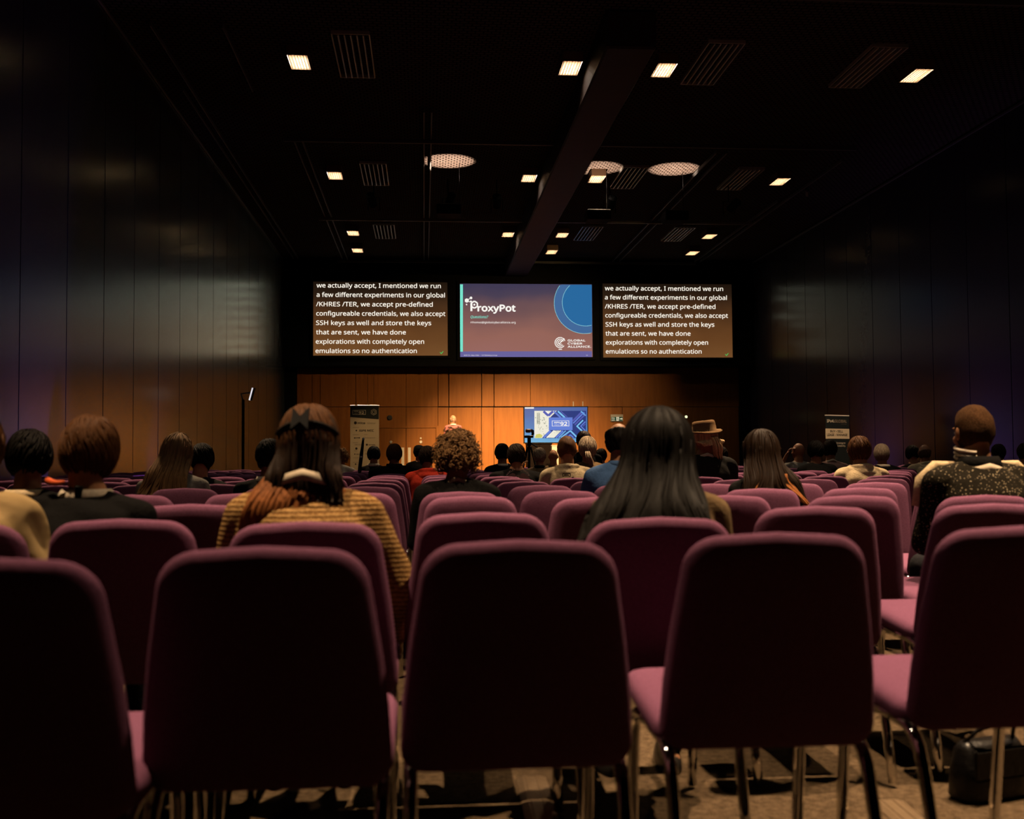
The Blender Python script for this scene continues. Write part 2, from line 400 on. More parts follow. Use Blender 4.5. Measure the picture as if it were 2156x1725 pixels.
t = thing('lighting_bar', 'thin hanging lighting bar with small clamps below a drop wire', 'lighting bar', (4.1, 24.6, 0))
z = ZAT(1268, 312, 24.6)
MB().tube([(-.42, 0, z), (.42, 0, z)], .022).build('bar', M_CHROME, t)
MB().tube([(0, 0, z), (0, 0, CEIL)], .008).build('drop_wire', M_GREYMETAL, t)
me = MB().bbox((-.015, -.02, -.06), (.015, .02, .03), .004).mesh('clamp', False)
for i in range(9): obj('clamp', me, M_GREYMETAL, t).location = (-.36+.09*i, 0, z)
for px, py, Y, lab in ((2030, 172, 19.5, 'small white tagged sensor hanging from the ceiling by the end downlight'), (1699, 405, 26.5, 'small white tagged sensor hanging from the ceiling, nearer the screens')):
    c = P(px, py, Y)
    t = thing('ceiling_sensor', lab, 'sensor', c)
    MB().tube([(0, 0, .1), (0, 0, CEIL-c.z)], .008).build('drop_rod', M_BLACK, t)
    MB().ell((0, 0, .06), (.06, .06, .06)).build('body', M_DARKMETAL, t, True)
    MB().bbox((-.03, -.01, -.10), (.03, .01, .02), .003).build('tag', M_WHITEPAINT, t)
# stage spotlights on the beam over the stage edge
for i, (l, tg, e, s) in enumerate(STAGE_SPOTS):
    t = thing('stage_spotlight', 'black stage spotlight can hung under the ceiling, %s along the row before the stage' % ORD[i+1], 'spotlight', l, group='spotlights over the stage')
    d = (Vector(tg)-Vector(l)).normalized(); q = d.to_track_quat('Z', 'Y').to_matrix().to_4x4()
    MB().rings([[(r*math.cos(2*PI*j/16), r*math.sin(2*PI*j/16), z) for j in range(16)] for r, z in ((.10, -.05), (.11, -.38), (.06, -.42))], True).build('can', M_BLACK, t).matrix_local = q
    MB().tube([(-.14, 0, -.1), (-.14, 0, .22), (.14, 0, .22), (.14, 0, -.1)], .012).build('yoke', M_BLACK, t)
    MB().tube([(0, 0, .22), (0, 0, CEIL+.02-l[2])], .015).build('hanger', M_BLACK, t)

# stage
SZ, SY0, SY1 = .58, 31.2, 35.6
M_STAGE = mat('stage_carpet', (.035, .03, .028), .9)
st = struct(MB().bbox((-3.2, SY0, 0), (9.4, SY1, SZ), .02).build('floor_stage', M_STAGE))

# ------------------------------------------------------------------ projection screens
SCRY = 37.16
def screen_frame(px0, px1, py0, py1, label, m):
    a = P(px0, py1, SCRY); b = P(px1, py0, SCRY)
    t = thing('projection_screen', label, 'screen', ((a.x+b.x)/2, SCRY, a.z), group=None)
    w, h = b.x-a.x, b.z-a.z
    t.location = ((a.x+b.x)/2, SCRY, a.z)
    MB().box((0, .0, h/2), (w, .02, h)).build('image_surface', m, t)
    fr = MB(); e = .10
    for lo, hi in (((-w/2-e, -.03, -e), (-w/2, .04, h+e)), ((w/2, -.03, -e), (w/2+e, .04, h+e)), ((-w/2, -.03, -e), (w/2, .04, 0)), ((-w/2, -.03, h), (w/2, .04, h+e))): fr.bbox(lo, hi, .006)
    fr.build('frame', M_BLACK, t)
    return t, w, h
def grad_mat(name, stops, axis, lo, hi, second=None):
    """picture content of a lit screen: colour ramp along one axis of the panel"""
    m = bpy.data.materials.new(name); m.use_nodes = True; nt = m.node_tree; b = nt.nodes['Principled BSDF']
    b.inputs['Base Color'].default_value = (.01, .01, .01, 1); b.inputs['Emission Strength'].default_value = 1; b.inputs['Specular IOR Level'].default_value = 0
    tc = nt.nodes.new('ShaderNodeTexCoord'); sp = nt.nodes.new('ShaderNodeSeparateXYZ'); nt.links.new(tc.outputs['Generated'], sp.inputs[0])
    rp = nt.nodes.new('ShaderNodeValToRGB'); els = rp.color_ramp.elements
    while len(els) < len(stops): els.new(.5)
    for e, (p, c) in zip(els, stops): e.position = p; e.color = (*s2l(c), 1)
    src = sp.outputs[axis]
    n = nt.nodes.new('ShaderNodeTexNoise'); n.inputs['Scale'].default_value = 2.2; nt.links.new(tc.outputs['Generated'], n.inputs[0])
    ad = nt.nodes.new('ShaderNodeMath'); ad.operation = 'MULTIPLY_ADD'; ad.inputs[1].default_value = .45; ad.inputs[2].default_value = -.225
    nt.links.new(n.outputs[0], ad.inputs[0]); a2 = nt.nodes.new('ShaderNodeMath'); nt.links.new(ad.outputs[0], a2.inputs[0]); nt.links.new(src, a2.inputs[1])
    nt.links.new(a2.outputs[0], rp.inputs[0]); nt.links.new(rp.outputs[0], b.inputs['Emission Color'])
    return m
CAP = ['we actually accept, I mentioned we run', 'a few different experiments in our global', '/KHRES /TER, we accept pre-defined', 'configureable credentials, we also accept',
       'SSH keys as well and store the keys', 'that are sent, we have done', 'explorations with completely open', 'emulations so no authentication']
M_CAPINK = emat('caption_white', (255, 246, 232), 1.1)
M_GREENTICK = emat('tick_green', (70, 190, 90))
cap_bg = grad_mat('caption_picture_with_spill', [(0, (112, 74, 40)), (.35, (98, 62, 32)), (.62, (66, 42, 24)), (.85, (40, 27, 17)), (1, (30, 20, 12))], 2, 0, 1)  # ramp mixes the projected picture with wall light spilt on the screen
def captions(px0, px1, py0, py1, label, spans, base0, step):
    t, w, h = screen_frame(px0, px1, py0, py1, label, cap_bg)
    for i, (s, (a, b)) in enumerate(zip(CAP, spans)):
        base = base0+step*i
        x = P(a, base, SCRY).x-t.location.x; x1 = P(b, base, SCRY).x-t.location.x; z = P((a+b)/2, base, SCRY).z-t.location.z
        lettering(s, (x, -.014, z), (1, 0, 0), (0, 0, 1), x1-x, 11.2/FPX*SCRY, M_CAPINK, t, .008)
    k = MB(); x = w/2-.27; z = .05
    k.add([(x, -.014, z+.06), (x+.05, -.014, z), (x+.05, -.014, z+.035), (x+.01, -.014, z+.075)], [(0, 1, 2, 3)])
    k.add([(x+.05, -.014, z), (x+.13, -.014, z+.10), (x+.10, -.014, z+.10), (x+.05, -.014, z+.035)], [(0, 1, 2, 3)])
    k.build('tick_mark', M_GREENTICK, t)
q = 4.687
captions(659.5, 942, 595, 749, 'hanging screen with white caption text, closer to the banner with many logos',
         [(640+a/q, 640+b/q) for a, b in ((125, 1350), (125, 1390), (120, 1270), (122, 1395), (120, 1255), (120, 1005), (117, 1185), (115, 1113))], 606.3, 19.62)
q = 3.534
captions(1270, 1540, 599, 753, 'hanging screen with white caption text, farther from the banner with many logos',
         [(950+a/q, 950+b/q) for a, b in ((1143, 2022), (1143, 2050), (1143, 1965), (1147, 2058), (1148, 1957), (1148, 1780), (1150, 1910), (1150, 1862))], 612.3, 18.93)
# slide in the middle
slide_bg = grad_mat('slide_picture', [(0, (150, 102, 96)), (.3, (146, 98, 88)), (.62, (110, 80, 82)), (.85, (72, 62, 82)), (1, (62, 56, 82))], 2, 0, 1)
t, w, h = screen_frame(969, 1246, 599, 752, 'hanging centre screen showing the purple and pink question slide', slide_bg)
def sp(px, py): p = P(px, py, SCRY); return p.x-t.location.x, p.z-t.location.z
def poly(name, pts, m, parent, y): 
    return MB().add([(x, y, z) for x, z in pts], [tuple(range(len(pts)))]).build(name, m, parent)
def zz(x, y): return sp(950+x/3.534, 570+y/3.534)
M_TEAL = emat('slide_teal', (120, 226, 204)); M_FOOT = emat('slide_footer', (104, 98, 156)); M_INK = emat('slide_white', (250, 246, 240))
M_CYAN = emat('slide_cyan_line', (150, 222, 230)); M_DISC = emat('slide_blue', (66, 104, 152)); M_DISC2 = emat('slide_deep_blue', (40, 104, 158))
poly('accent_bar', [zz(66, 604), zz(87, 604), zz(87, 103), zz(66, 103)], M_TEAL, t, -.0125)
poly('footer_bar', [zz(66, 644), zz(1046, 646), zz(1046, 600), zz(66, 602)], M_FOOT, t, -.0125)
def clip_circle(cx, cy, R, n=96):
    (X1, Z1) = zz(1045, 106); C0 = zz(cx, cy); r = abs(zz(cx+R, cy)[0]-C0[0])
    return [(min(C0[0]+r*math.cos(2*PI*i/n), X1), min(C0[1]+r*math.sin(2*PI*i/n), Z1)) for i in range(n)]
def arc_line(cx, cy, R, m, name, wd=.012):
    (X1, Z1) = zz(1045, 106); C0 = zz(cx, cy); r = abs(zz(cx+R, cy)[0]-C0[0]); mb = MB(); n = 120
    for i in range(n):
        qs = []
        for k, rr in ((i, r), (i+1, r), (i+1, r+wd), (i, r+wd)):
            a = 2*PI*k/n; qs.append((C0[0]+rr*math.cos(a), -.016, C0[1]+rr*math.sin(a)))
        if all(v[0] <= X1 and v[2] <= Z1 for v in qs): mb.add(qs, [(0, 1, 2, 3)])
    mb.build(name, m, t)
poly('slide_disc', clip_circle(990, 244, 222), M_DISC, t, -.0130); poly('slide_disc', clip_circle(998, 240, 170), M_DISC2, t, -.0140)
arc_line(990, 244, 222, M_CYAN, 'arc_line'); arc_line(998, 240, 170, M_CYAN, 'arc_line')
def slide_text(s, x0, x1, base, capz, m, bold=0, shear=0, parent=None, name='lettering'):
    a = zz(x0, base); b = zz(x1, base); return lettering(s, (a[0], -.017, a[1]), (1, 0, 0), (0, 0, 1), b[0]-a[0], capz/3.534/FPX*SCRY, m, t, bold, name, shear=shear)
slide_text('roxyPot', 198, 477, 302, 58, M_INK, .035)
slide_text('Questions?', 144, 275, 354, 23, M_TEAL, .01, .25)
slide_text('rthomas@globalcyberalliance.org', 144, 479, 392, 17, M_INK, .005)
slide_text('GLOBAL', 866, 998, 527, 17, M_INK, .03); slide_text('CYBER', 866, 975, 550, 17, M_INK, .03); slide_text('ALLIANCE.', 866, 1040, 573, 17, M_INK, .03)
slide_text('RIPE 92, May 2026  -  IoT Working Group', 96, 342, 634, 9, M_INK, .0); slide_text('14', 1002, 1015, 634, 10, M_INK)
mb = MB()
def hexa(cx, cy, R, y=-.017, rot=30):
    mb.add([(zz(cx+R*math.cos(math.radians(rot+60*i)), cy)[0], y, zz(cx, cy+R*math.sin(math.radians(rot+60*i)))[1]) for i in range(6)], [tuple(range(6))])
for cx, cy, R in ((116, 223, 17), (147, 204, 11), (147, 230, 8), (114, 253, 6)): hexa(cx, cy, R)
def bar2(x0, y0, x1, y1, wd):
    A = Vector((x0, y0)); B = Vector((x1, y1)); d = (B-A).normalized(); n = Vector((-d.y, d.x))*wd/2
    mb.add([(zz(*p)[0], -.017, zz(*p)[1]) for p in (A+n, B+n, B-n, A-n)], [(0, 1, 2, 3)])
bar2(120, 220, 145, 205, 5); bar2(118, 226, 160, 240, 5)
for i in range(6):      # the hexagon of the P
    a0, a1 = math.radians(30+60*i), math.radians(90+60*i)
    bar2(172+26*math.cos(a0), 254+26*math.sin(a0), 172+26*math.cos(a1), 254+26*math.sin(a1), 11)
bar2(150, 244, 150, 302, 15); hexa(172, 254, 8)
mb.build('product_emblem', M_INK, t)
mb = MB()
for R in (38, 26, 14):
    for i in range(20):
        a0, a1 = math.radians(-300+300*i/20-20), math.radians(-300+300*(i+1)/20-20)
        bar2(810+R*math.cos(a0), 536+R*math.sin(a0), 810+R*math.cos(a1), 536+R*math.sin(a1), 6)
bar2(800, 548, 842, 506, 6); bar2(798, 586, 824, 586, 6)
mb.build('alliance_emblem', M_INK, t)

# ------------------------------------------------------------------ lit monitor on the stage
TVY = 35.2
a = P(1104.5, 932, TVY); b = P(1236, 857.5, TVY); w, h = b.x-a.x, b.z-a.z
t = thing('monitor', 'large lit monitor with a blue chevron slide standing on the stage', 'monitor', ((a.x+b.x)/2, TVY, SZ))
zo = a.z-SZ; M_TVBG = grad_mat('monitor_blue', [(0, (86, 168, 214)), (.35, (46, 120, 186)), (.7, (36, 92, 166)), (1, (36, 84, 156))], 2, 0, 1)
MB().box((0, 0, zo+h/2), (w, .05, h)).build('display', M_TVBG, t)
fr = MB()
for lo, hi in (((-w/2-.03, -.035, zo-.03), (-w/2, .05, zo+h+.03)), ((w/2, -.035, zo-.03), (w/2+.03, .05, zo+h+.03)), ((-w/2, -.035, zo-.03), (w/2, .05, zo)), ((-w/2, -.035, zo+h), (w/2, .05, zo+h+.03))): fr.bbox(lo, hi, .005)
fr.build('bezel', M_BLACK, t)
MB().bbox((-.5, -.3, 0), (.5, .4, .04), .01).build('base', M_BLACK, t)
for x in (-.3, .3): MB().tube([(x, .06, .03), (x, .06, zo+h*.6)], .03).build('leg', M_BLACK, t)
def tz(x, y):   # coordinates of the second close-up of the monitor -> monitor plane
    p = P(860+x/4.492, 820+y/4.492, TVY); return p.x-t.location.x, p.z-SZ
def tp(name, pts, m, y): return poly(name, [tz(*p) for p in pts], m, t, y)
M_CREAM = emat('sketch_cream', (236, 232, 214)); M_NAVY = emat('slide_navy', (24, 52, 124)); M_SKY = emat('slide_sky', (118, 190, 240)); M_PERI = emat('slide_periwinkle', (92, 124, 212))
M_VIOL = emat('slide_violet', (78, 88, 176)); M_SKETCH = emat('sketch_grey', (120, 128, 116)); M_YELL = emat('sketch_yellow', (206, 204, 110))
tp('tab', [(1100, 183), (1186, 183), (1186, 167), (1100, 167)], M_INK, -.027)
tp('slide_field', [(1190, 462), (1678, 462), (1678, 204), (1190, 204)], M_NAVY, -.027)
tp('sketch_field', [(1190, 462), (1262, 462), (1330, 390), (1330, 275), (1402, 204), (1190, 204)], M_CREAM, -.029)
def band(name, p0, p1, wd, m, y=-.030):
    A = Vector(p0); B = Vector(p1); d = (B-A).normalized(); n = Vector((-d.y, d.x))*wd/2
    return tp(name, [A+n, A-n, B-n, B+n], m, y)
def clipx(p0, p1): return p0, p1
for p0, p1, wd, m in (((1276, 208), (1322, 250), 22, M_VIOL), ((1322, 250), (1366, 208), 22, M_VIOL), ((1300, 208), (1322, 226), 10, M_INK), ((1375, 208), (1440, 268), 16, M_PERI), ((1412, 208), (1478, 268), 16, M_SKY), ((1440, 208), (1500, 262), 8, M_VIOL),
        ((1552, 300), (1640, 212), 16, M_VIOL), ((1556, 322), (1662, 216), 12, M_PERI), ((1572, 336), (1672, 236), 12, M_VIOL), ((1630, 208), (1674, 248), 12, M_SKY), ((1590, 352), (1650, 292), 12, M_SKY), ((1590, 346), (1672, 424), 14, M_SKY), ((1625, 352), (1672, 306), 10, M_PERI), ((1628, 348), (1672, 392), 10, M_PERI), ((1648, 350), (1672, 328), 8, M_VIOL),
        ((1278, 456), (1344, 392), 22, M_PERI), ((1306, 458), (1376, 390), 10, M_INK), ((1394, 458), (1462, 392), 18, M_PERI), ((1420, 458), (1486, 392), 8, M_SKY), ((1440, 458), (1530, 392), 12, M_SKY), ((1530, 392), (1596, 458), 14, M_SKY), ((1500, 458), (1530, 430), 12, M_PERI), ((1530, 430), (1560, 458), 12, M_PERI), ((1470, 458), (1500, 430), 8, M_VIOL)):
    band('chevron', p0, p1, wd, m)
tp('sketch_strip', [(1310, 458), (1378, 458), (1446, 390), (1374, 390)], M_CREAM, -.031)
tp('logo_box', [(1326, 386), (1550, 386), (1550, 266), (1326, 266)], M_PERI, -.033)
mb = MB(); rs = random.Random(3)
for i in range(46):     # small pen marks of the drawing
    x, y = rs.uniform(1196, 1320), rs.uniform(262, 450)
    if 1216 < x < 1246 and y < 300: continue
    sx, sy = rs.uniform(3, 9), rs.uniform(2, 8); mb.add([(tz(x+a, y+b)[0], -.031, tz(x+a, y+b)[1]) for a, b in ((0, 0), (sx, 0), (sx, -sy), (0, -sy))], [(0, 1, 2, 3)])
for x in (1214, 1222, 1230, 1238): mb.add([(tz(x+a, y)[0], -.031, tz(x, y)[1]) for a, y in ((0, 330), (4, 330), (4, 222), (0, 222))], [(0, 1, 2, 3)])
for i in range(14):
    x, y = rs.uniform(1380, 1430), rs.uniform(392, 415); mb.add([(tz(x+a, y+b)[0], -.034, tz(x+a, y+b)[1]) for a, b in ((0, 0), (5, 0), (5, -4), (0, -4))], [(0, 1, 2, 3)])
mb.build('sketch_marks', M_SKETCH, t)
tp('sketch_bush', [(1195, 460), (1255, 460), (1268, 436), (1240, 420), (1205, 428)], M_YELL, -.0315)
mb = MB()
for lo, hi in (((1356, 350), (1518, 346)), ((1356, 300), (1518, 296)), ((1356, 350), (1360, 296)), ((1514, 350), (1518, 296))):
    A = tz(*lo); B = tz(*hi); mb.add([(A[0], -.036, A[1]), (B[0], -.036, A[1]), (B[0], -.036, B[1]), (A[0], -.036, B[1])], [(0, 1, 2, 3)])
mb.build('logo_outline', M_INK, t)
A = tz(1378, 322); B = tz(1430, 322); lettering('RIPE', (A[0], -.037, A[1]), (1, 0, 0), (0, 0, 1), B[0]-A[0], .055, M_INK, t, .03)
A = tz(1378, 341); B = tz(1430, 341); lettering('EDINBURGH', (A[0], -.037, A[1]), (1, 0, 0), (0, 0, 1), B[0]-A[0], .03, M_INK, t, .0)
A = tz(1436, 342); B = tz(1500, 342); lettering('92', (A[0], -.037, A[1]), (1, 0, 0), (0, 0, 1), B[0]-A[0], .135, M_INK, t, .03)
# console below the monitor and pale pedestal beside it
M_DKWOOD = mat('dark_console', (.006, .0022, .001), .6, spec=.1)
a = P(1108, 934, 34.2); b = P(1160, 934, 34.2)
t = thing('console_table', 'dark brown console cabinet on the stage under the lit monitor', 'cabinet', ((a.x+b.x)/2, 34.2, SZ))
w = b.x-a.x; h = a.z-SZ
MB().bbox((-w/2, -.2, 0), (w/2, .2, h-.03), .008).build('body', M_DKWOOD, t); MB().bbox((-w/2-.02, -.22, h-.03), (w/2+.02, .22, h), .006).build('top', M_DKWOOD, t)
for s in (-1, 1): MB().bbox((s*w/4-w/4+.01, -.215, .08), (s*w/4+w/4-.01, -.2, h-.05), .004).build('door', M_DKWOOD, t)
a = P(1161, 938, 33.2); b = P(1175, 938, 33.2); M_PALE = mat('pale_laminate', (.8, .72, .6), .4)
t = thing('pedestal', 'narrow white pedestal on the stage beside the dark console', 'pedestal', ((a.x+b.x)/2, 33.2, SZ)); w = b.x-a.x; h = a.z-SZ
MB().bbox((-w/2, -.12, .03), (w/2, .12, h-.03), .008).build('column', M_PALE, t); MB().bbox((-w/2-.01, -.13, h-.03), (w/2+.01, .13, h), .006).build('top', M_PALE, t); MB().bbox((-w/2-.02, -.14, 0), (w/2+.02, .14, .03), .006).build('base', M_BLACK, t)

# exit sign
a = P(1286, 887.5, YW-.08); b = P(1312, 877, YW-.08)
t = thing('exit_sign', 'green and white fire exit sign with running figure on the wood wall', 'sign', ((a.x+b.x)/2, YW-.06, a.z))
w, h = b.x-a.x, b.z-a.z; M_EXG = emat('sign_green', (22, 60, 40)); M_EXW = emat('sign_white', (232, 220, 190))
MB().bbox((-w/2, -.02, 0), (w/2, .035, h+.07), .005).build('housing', M_WHITEPAINT, t)
poly('face', [(-w/2+.02, .02), (w/2-.02, .02), (w/2-.02, h-.02), (-w/2+.02, h-.02)], M_EXG, t, -.022)
lettering('Fire', (-w/2+.04, -.024, h*.54), (1, 0, 0), (0, 0, 1), .10, .045, M_EXW, t, .02); lettering('exit', (-w/2+.04, -.024, h*.18), (1, 0, 0), (0, 0, 1), .10, .045, M_EXW, t, .02)
mb = MB()
mb.add([(x, -.024, z) for x, z in ((-.02, h*.12), (.07, h*.12), (.07, h*.88), (-.02, h*.88))], [(0, 1, 2, 3)])
mb.add([(x, -.024, z) for x, z in ((.10, h*.42), (.16, h*.42), (.16, h*.28), (.20, h*.5), (.16, h*.72), (.16, h*.58), (.10, h*.58))], [tuple(range(7))])
mb.build('pictogram', M_EXW, t)
mb = MB(); 
for c0, c1, wd in (((.02, .70), (.028, .45), .02), ((.028, .45), (.0, .2), .014), ((.028, .45), (.05, .3), .014), ((.05, .3), (.06, .18), .012), ((.02, .66), (-.005, .5), .010), ((.02, .66), (.05, .55), .010)):
    A = Vector((c0[0], c0[1]*h)); B = Vector((c1[0], c1[1]*h)); d = (B-A).normalized(); n = Vector((-d.y, d.x))*wd/2
    mb.add([(p.x, -.026, p.y) for p in (A+n, B+n, B-n, A-n)], [(0, 1, 2, 3)])
mb.add([(.028+.014*math.cos(i*PI/4), -.026, .80*h+.014*math.sin(i*PI/4)) for i in range(8)], [tuple(range(8))])
mb.build('running_figure', M_EXG, t)

# ------------------------------------------------------------------ roll-up banners
M_BCREAM = mat('banner_cream', (.74, .60, .43), .6); M_BDARK = mat('banner_black', (.014, .018, .02), .5); M_BINK = mat('banner_ink', (.03, .02, .015), .6); M_BWHITE = mat('banner_white', (.7, .62, .5), .6)
M_BGREY = mat('banner_grey_ink', (.35, .27, .2), .6); M_ALU = mat('banner_aluminium', (.6, .57, .52), .35, .7)
def banner(label, loc, rz, W_, H_, panel_m):
    t = thing('roll_up_banner', label, 'banner', loc, rz)
    MB().bbox((-W_/2-.02, -.09, 0), (W_/2+.02, .09, .08), .02).build('base', M_ALU, t)
    MB().box((0, 0, .08+(H_-.1)/2), (W_, .006, H_-.1)).build('printed_sheet', panel_m, t)
    MB().bbox((-W_/2-.01, -.015, H_-.03), (W_/2+.01, .015, H_), .005).build('top_rail', M_ALU, t)
    MB().tube([(0, .05, .05), (0, .02, H_-.02)], .012).build('pole', M_ALU, t)
    return t
BY = 32.6
a = P(737.5, 990, BY); b = P(798, 853, BY); BW = b.x-a.x; BH = b.z-SZ
t = banner('cream and black roll-up banner with many sponsor logos beside the double door', ((a.x+b.x)/2, BY, SZ), 0, BW, BH, M_BCREAM)
def bz(x, y):  # close-up coordinates (scale 4.687, origin 600,760)
    p = P(600+x/4.687, 760+y/4.687, BY); return p.x-t.location.x, p.z-SZ
def bp(name, pts, m, y=-.006): return poly(name, [bz(*p) for p in pts], m, t, y)
def btext(s, x0, x1, base, cap, m, bold=0.0):
    A = bz(x0, base); B = bz(x1, base); return lettering(s, (A[0], -.009, A[1]), (1, 0, 0), (0, 0, 1), B[0]-A[0], cap/4.687/FPX*BY, m, t, bold)
bp('header', [(644, 555), (926, 578), (926, 446), (644, 446)], M_BDARK)
def outline(x0, y0, x1, y1, m, wd=3):
    mb = MB()
    for q0, q1 in (((x0, y0), (x1, y0+wd)), ((x0, y1-wd), (x1, y1)), ((x0, y0), (x0+wd, y1)), ((x1-wd, y0), (x1, y1))):
        A = bz(*q0); B = bz(*q1); mb.add([(A[0], -.008, A[1]), (B[0], -.008, A[1]), (B[0], -.008, B[1]), (A[0], -.008, B[1])], [(0, 3, 2, 1)])
    mb.build('logo_outline', m, t)
outline(667, 486, 797, 531, M_BWHITE)
btext('RIPE', 682, 722, 504, 13, M_BWHITE, .02); btext('EDINBURGH', 682, 724, 520, 7, M_BWHITE); btext('92', 729, 779, 523, 29, M_BWHITE, .02)
mb = MB()
for R in (31, 17):
    for i in range(6):
        a0, a1 = math.radians(30+60*i), math.radians(90+60*i)
        qs = [bz(876+rr*math.cos(aa), 506+rr*math.sin(aa)) for rr, aa in ((R, a0), (R, a1), (R-4, a1), (R-4, a0))]
        mb.add([(x, -.008, z) for x, z in qs], [(0, 1, 2, 3)])
mb.build('hexagon_emblem', M_BWHITE, t)
btext('Hilco', 720, 792, 624, 24, M_BINK, .02); btext('Global', 812, 892, 623, 20, M_BGREY)
btext('RIPE NCC', 734, 876, 698, 22, M_BINK, .02); btext('aws', 682, 740, 766, 18, M_BINK, .01); btext('Flexoptix', 775, 890, 765, 14, M_BGREY)
mb = MB(); 
for (cx, cy, R) in ((695, 612, 15), (705, 688, 8), (705, 866, 12), (808, 828, 10), (697, 1020, 8), (690, 921, 6)):
    qs = [bz(cx+R*math.cos(i*PI/5), cy+R*math.sin(i*PI/5)) for i in range(10)]; mb.add([(x, -.0085, z) for x, z in qs], [tuple(range(10))])
mb.build('logo_mark', M_BINK, t)
mb = MB()
for x0, x1, y in ((668, 730, 657), (668, 730, 728), (780, 815, 727), (668, 720, 806), (780, 812, 885), (680, 716, 888), (672, 725, 957), (672, 725, 1000)):
    A = bz(x0, y); B = bz(x1, y+3); mb.add([(A[0], -.008, A[1]), (B[0], -.008, A[1]), (B[0], -.008, B[1]), (A[0], -.008, B[1])], [(0, 3, 2, 1)])
mb.build('caption_line', M_BGREY, t)
btext('DE-CIX', 690, 760, 834, 14, M_BGREY, .01); btext('NETNOD', 824, 890, 833, 10, M_BINK, .01) ; btext('vmo2', 704, 752, 928, 16, M_BINK, .01); btext('linx', 796, 836, 924, 16, M_BINK, .01); btext('ISOC', 708, 734, 1025, 12, M_BGREY)
# angled banner by the right-hand wall
IY = 25.6
a = P(1731, 876, IY); b = P(1794, 872, IY); ctr = (P(1762.5, 874, IY)); RZ = math.radians(30)
IH = ctr.z+.0; IW = (b.x-a.x)/math.cos(RZ)
t = banner('angled black roll-up banner with a buy, sell, lease, manage panel', (ctr.x, IY, 0), RZ, IW, IH, M_BDARK)
def iz(x, y):  # close-up coordinates (scale 5.074, origin 1480,840)
    f = (1480+x/5.074-1731)/63.0; py = 840+y/5.074 + (f-.5)*4.0*.9
    return (f-.5)*IW, P(1762.5, py, IY).z
def itext(s, x0, x1, base, cap, m, bold=0.0):
    A = iz(x0, base); B = iz(x1, base); return lettering(s, (A[0], -.009, A[1]), (1, 0, 0), (0, 0, 1), B[0]-A[0], cap/5.074/FPX*IY, m, t, bold)
A = iz(1268, 436); B = iz(1596, 310)
poly('pale_panel', [A, (B[0], A[1]), B, (A[0], B[1])], M_BCREAM, t, -.006)
itext('IPv4.', 1288, 1388, 262, 38, M_BWHITE, .03); itext('GLOBAL', 1392, 1562, 256, 38, M_BGREY, .01); itext('by Hilco Streambank', 1478, 1562, 270, 9, M_BGREY)
itext('BUY - SELL', 1332, 1506, 364, 28, M_BINK, .025); itext('LEASE - MANAGE', 1288, 1564, 404, 28, M_BINK, .025)
itext('Strategy to', 1410, 1536, 482, 22, M_BWHITE, .01); itext('Scalability', 1418, 1536, 512, 22, M_BWHITE, .01)

# ------------------------------------------------------------------ chairs
CT = .912                          # height of a chair back
def rounded(outline, t, yfun, rim=5, n_in=((.03, 1), (.08, 1), (.14, 1))):
    """padded slab: outline of (x, z) points, thickness t, soft rolled rim; yfun bends it"""
    pts = np.array(outline); n = len(pts)
    d = np.roll(pts, -1, 0)-np.roll(pts, 1, 0); nn = np.stack([d[:, 1], -d[:, 0]], 1); nn /= np.linalg.norm(nn, axis=1)[:, None]
    c = pts.mean(0)
    if ((pts-c)*nn).sum() < 0: nn = -nn
    r = t/2; rings = []
    def ring(ins, y): 
        q = pts-nn*ins
        return [(x, y+yfun(x, z), z) for x, z in q]
    for f in (.55, .25): rings.append([((x-c[0])*(1-f)+c[0], -r+yfun((x-c[0])*(1-f)+c[0], (z-c[1])*(1-f)+c[1]), (z-c[1])*(1-f)+c[1]) for x, z in pts][:])
    rings = [[((x-c[0])*f+c[0], -r*1.15+yfun((x-c[0])*f+c[0], (z-c[1])*f+c[1]), (z-c[1])*f+c[1]) for x, z in pts] for f in (.08, .45, .75)]
    for k in range(rim+1):
        a = PI*k/rim; rings.append(ring(r*(1-math.sin(a)), -r*math.cos(a)))
    rings += [[((x-c[0])*f+c[0], r*1.15+yfun((x-c[0])*f+c[0], (z-c[1])*f+c[1]), (z-c[1])*f+c[1]) for x, z in pts] for f in (.75, .45, .08)]
    return MB().rings(rings)
def chair_outline():
    hb, ht, zb, zt, rc, rb = .244, .206, .425, CT, .085, .05
    pts = []
    def arc(cx, cz, r, a0, a1, k): pts.extend((cx+r*math.cos(math.radians(a0+(a1-a0)*i/k)), cz+r*math.sin(math.radians(a0+(a1-a0)*i/k))) for i in range(k+1))
    arc(hb-rb, zb+rb, rb, -90, 0, 4)
    for f in (.3, .6): pts.append((hb+(ht-hb)*f**1.6, zb+rb+(zt-rc-zb-rb)*f))
    arc(ht-rc, zt-rc-.008, rc, 5, 82, 6)
    for x in (.06, 0, -.06): pts.append((x, zt-.001-.9*x*x))
    m = [(-x, z) for x, z in pts[:-3]][::-1]
    return pts+m
REC = math.tan(math.radians(9.5))
TOPBACK = (CT-.43)*REC
back_me = rounded(chair_outline(), .056, lambda x, z: -(z-.43)*REC-.022*(1-(x/.22)**2)).mesh('backrest')
def seat_outline():
    pts = []
    def arc(cx, cy, r, a0, a1, k): pts.extend((cx+r*math.cos(math.radians(a0+(a1-a0)*i/k)), cy+r*math.sin(math.radians(a0+(a1-a0)*i/k))) for i in range(k+1))
    arc(.243-.05, .03+.05, .05, -90, 0, 3); arc(.243-.07, .50-.07, .07, 0, 90, 4); arc(-.243+.07, .50-.07, .07, 90, 180, 4); arc(-.243+.05, .03+.05, .05, 180, 270, 3)
    return pts
sm = rounded(seat_outline(), .065, lambda x, y: 0)
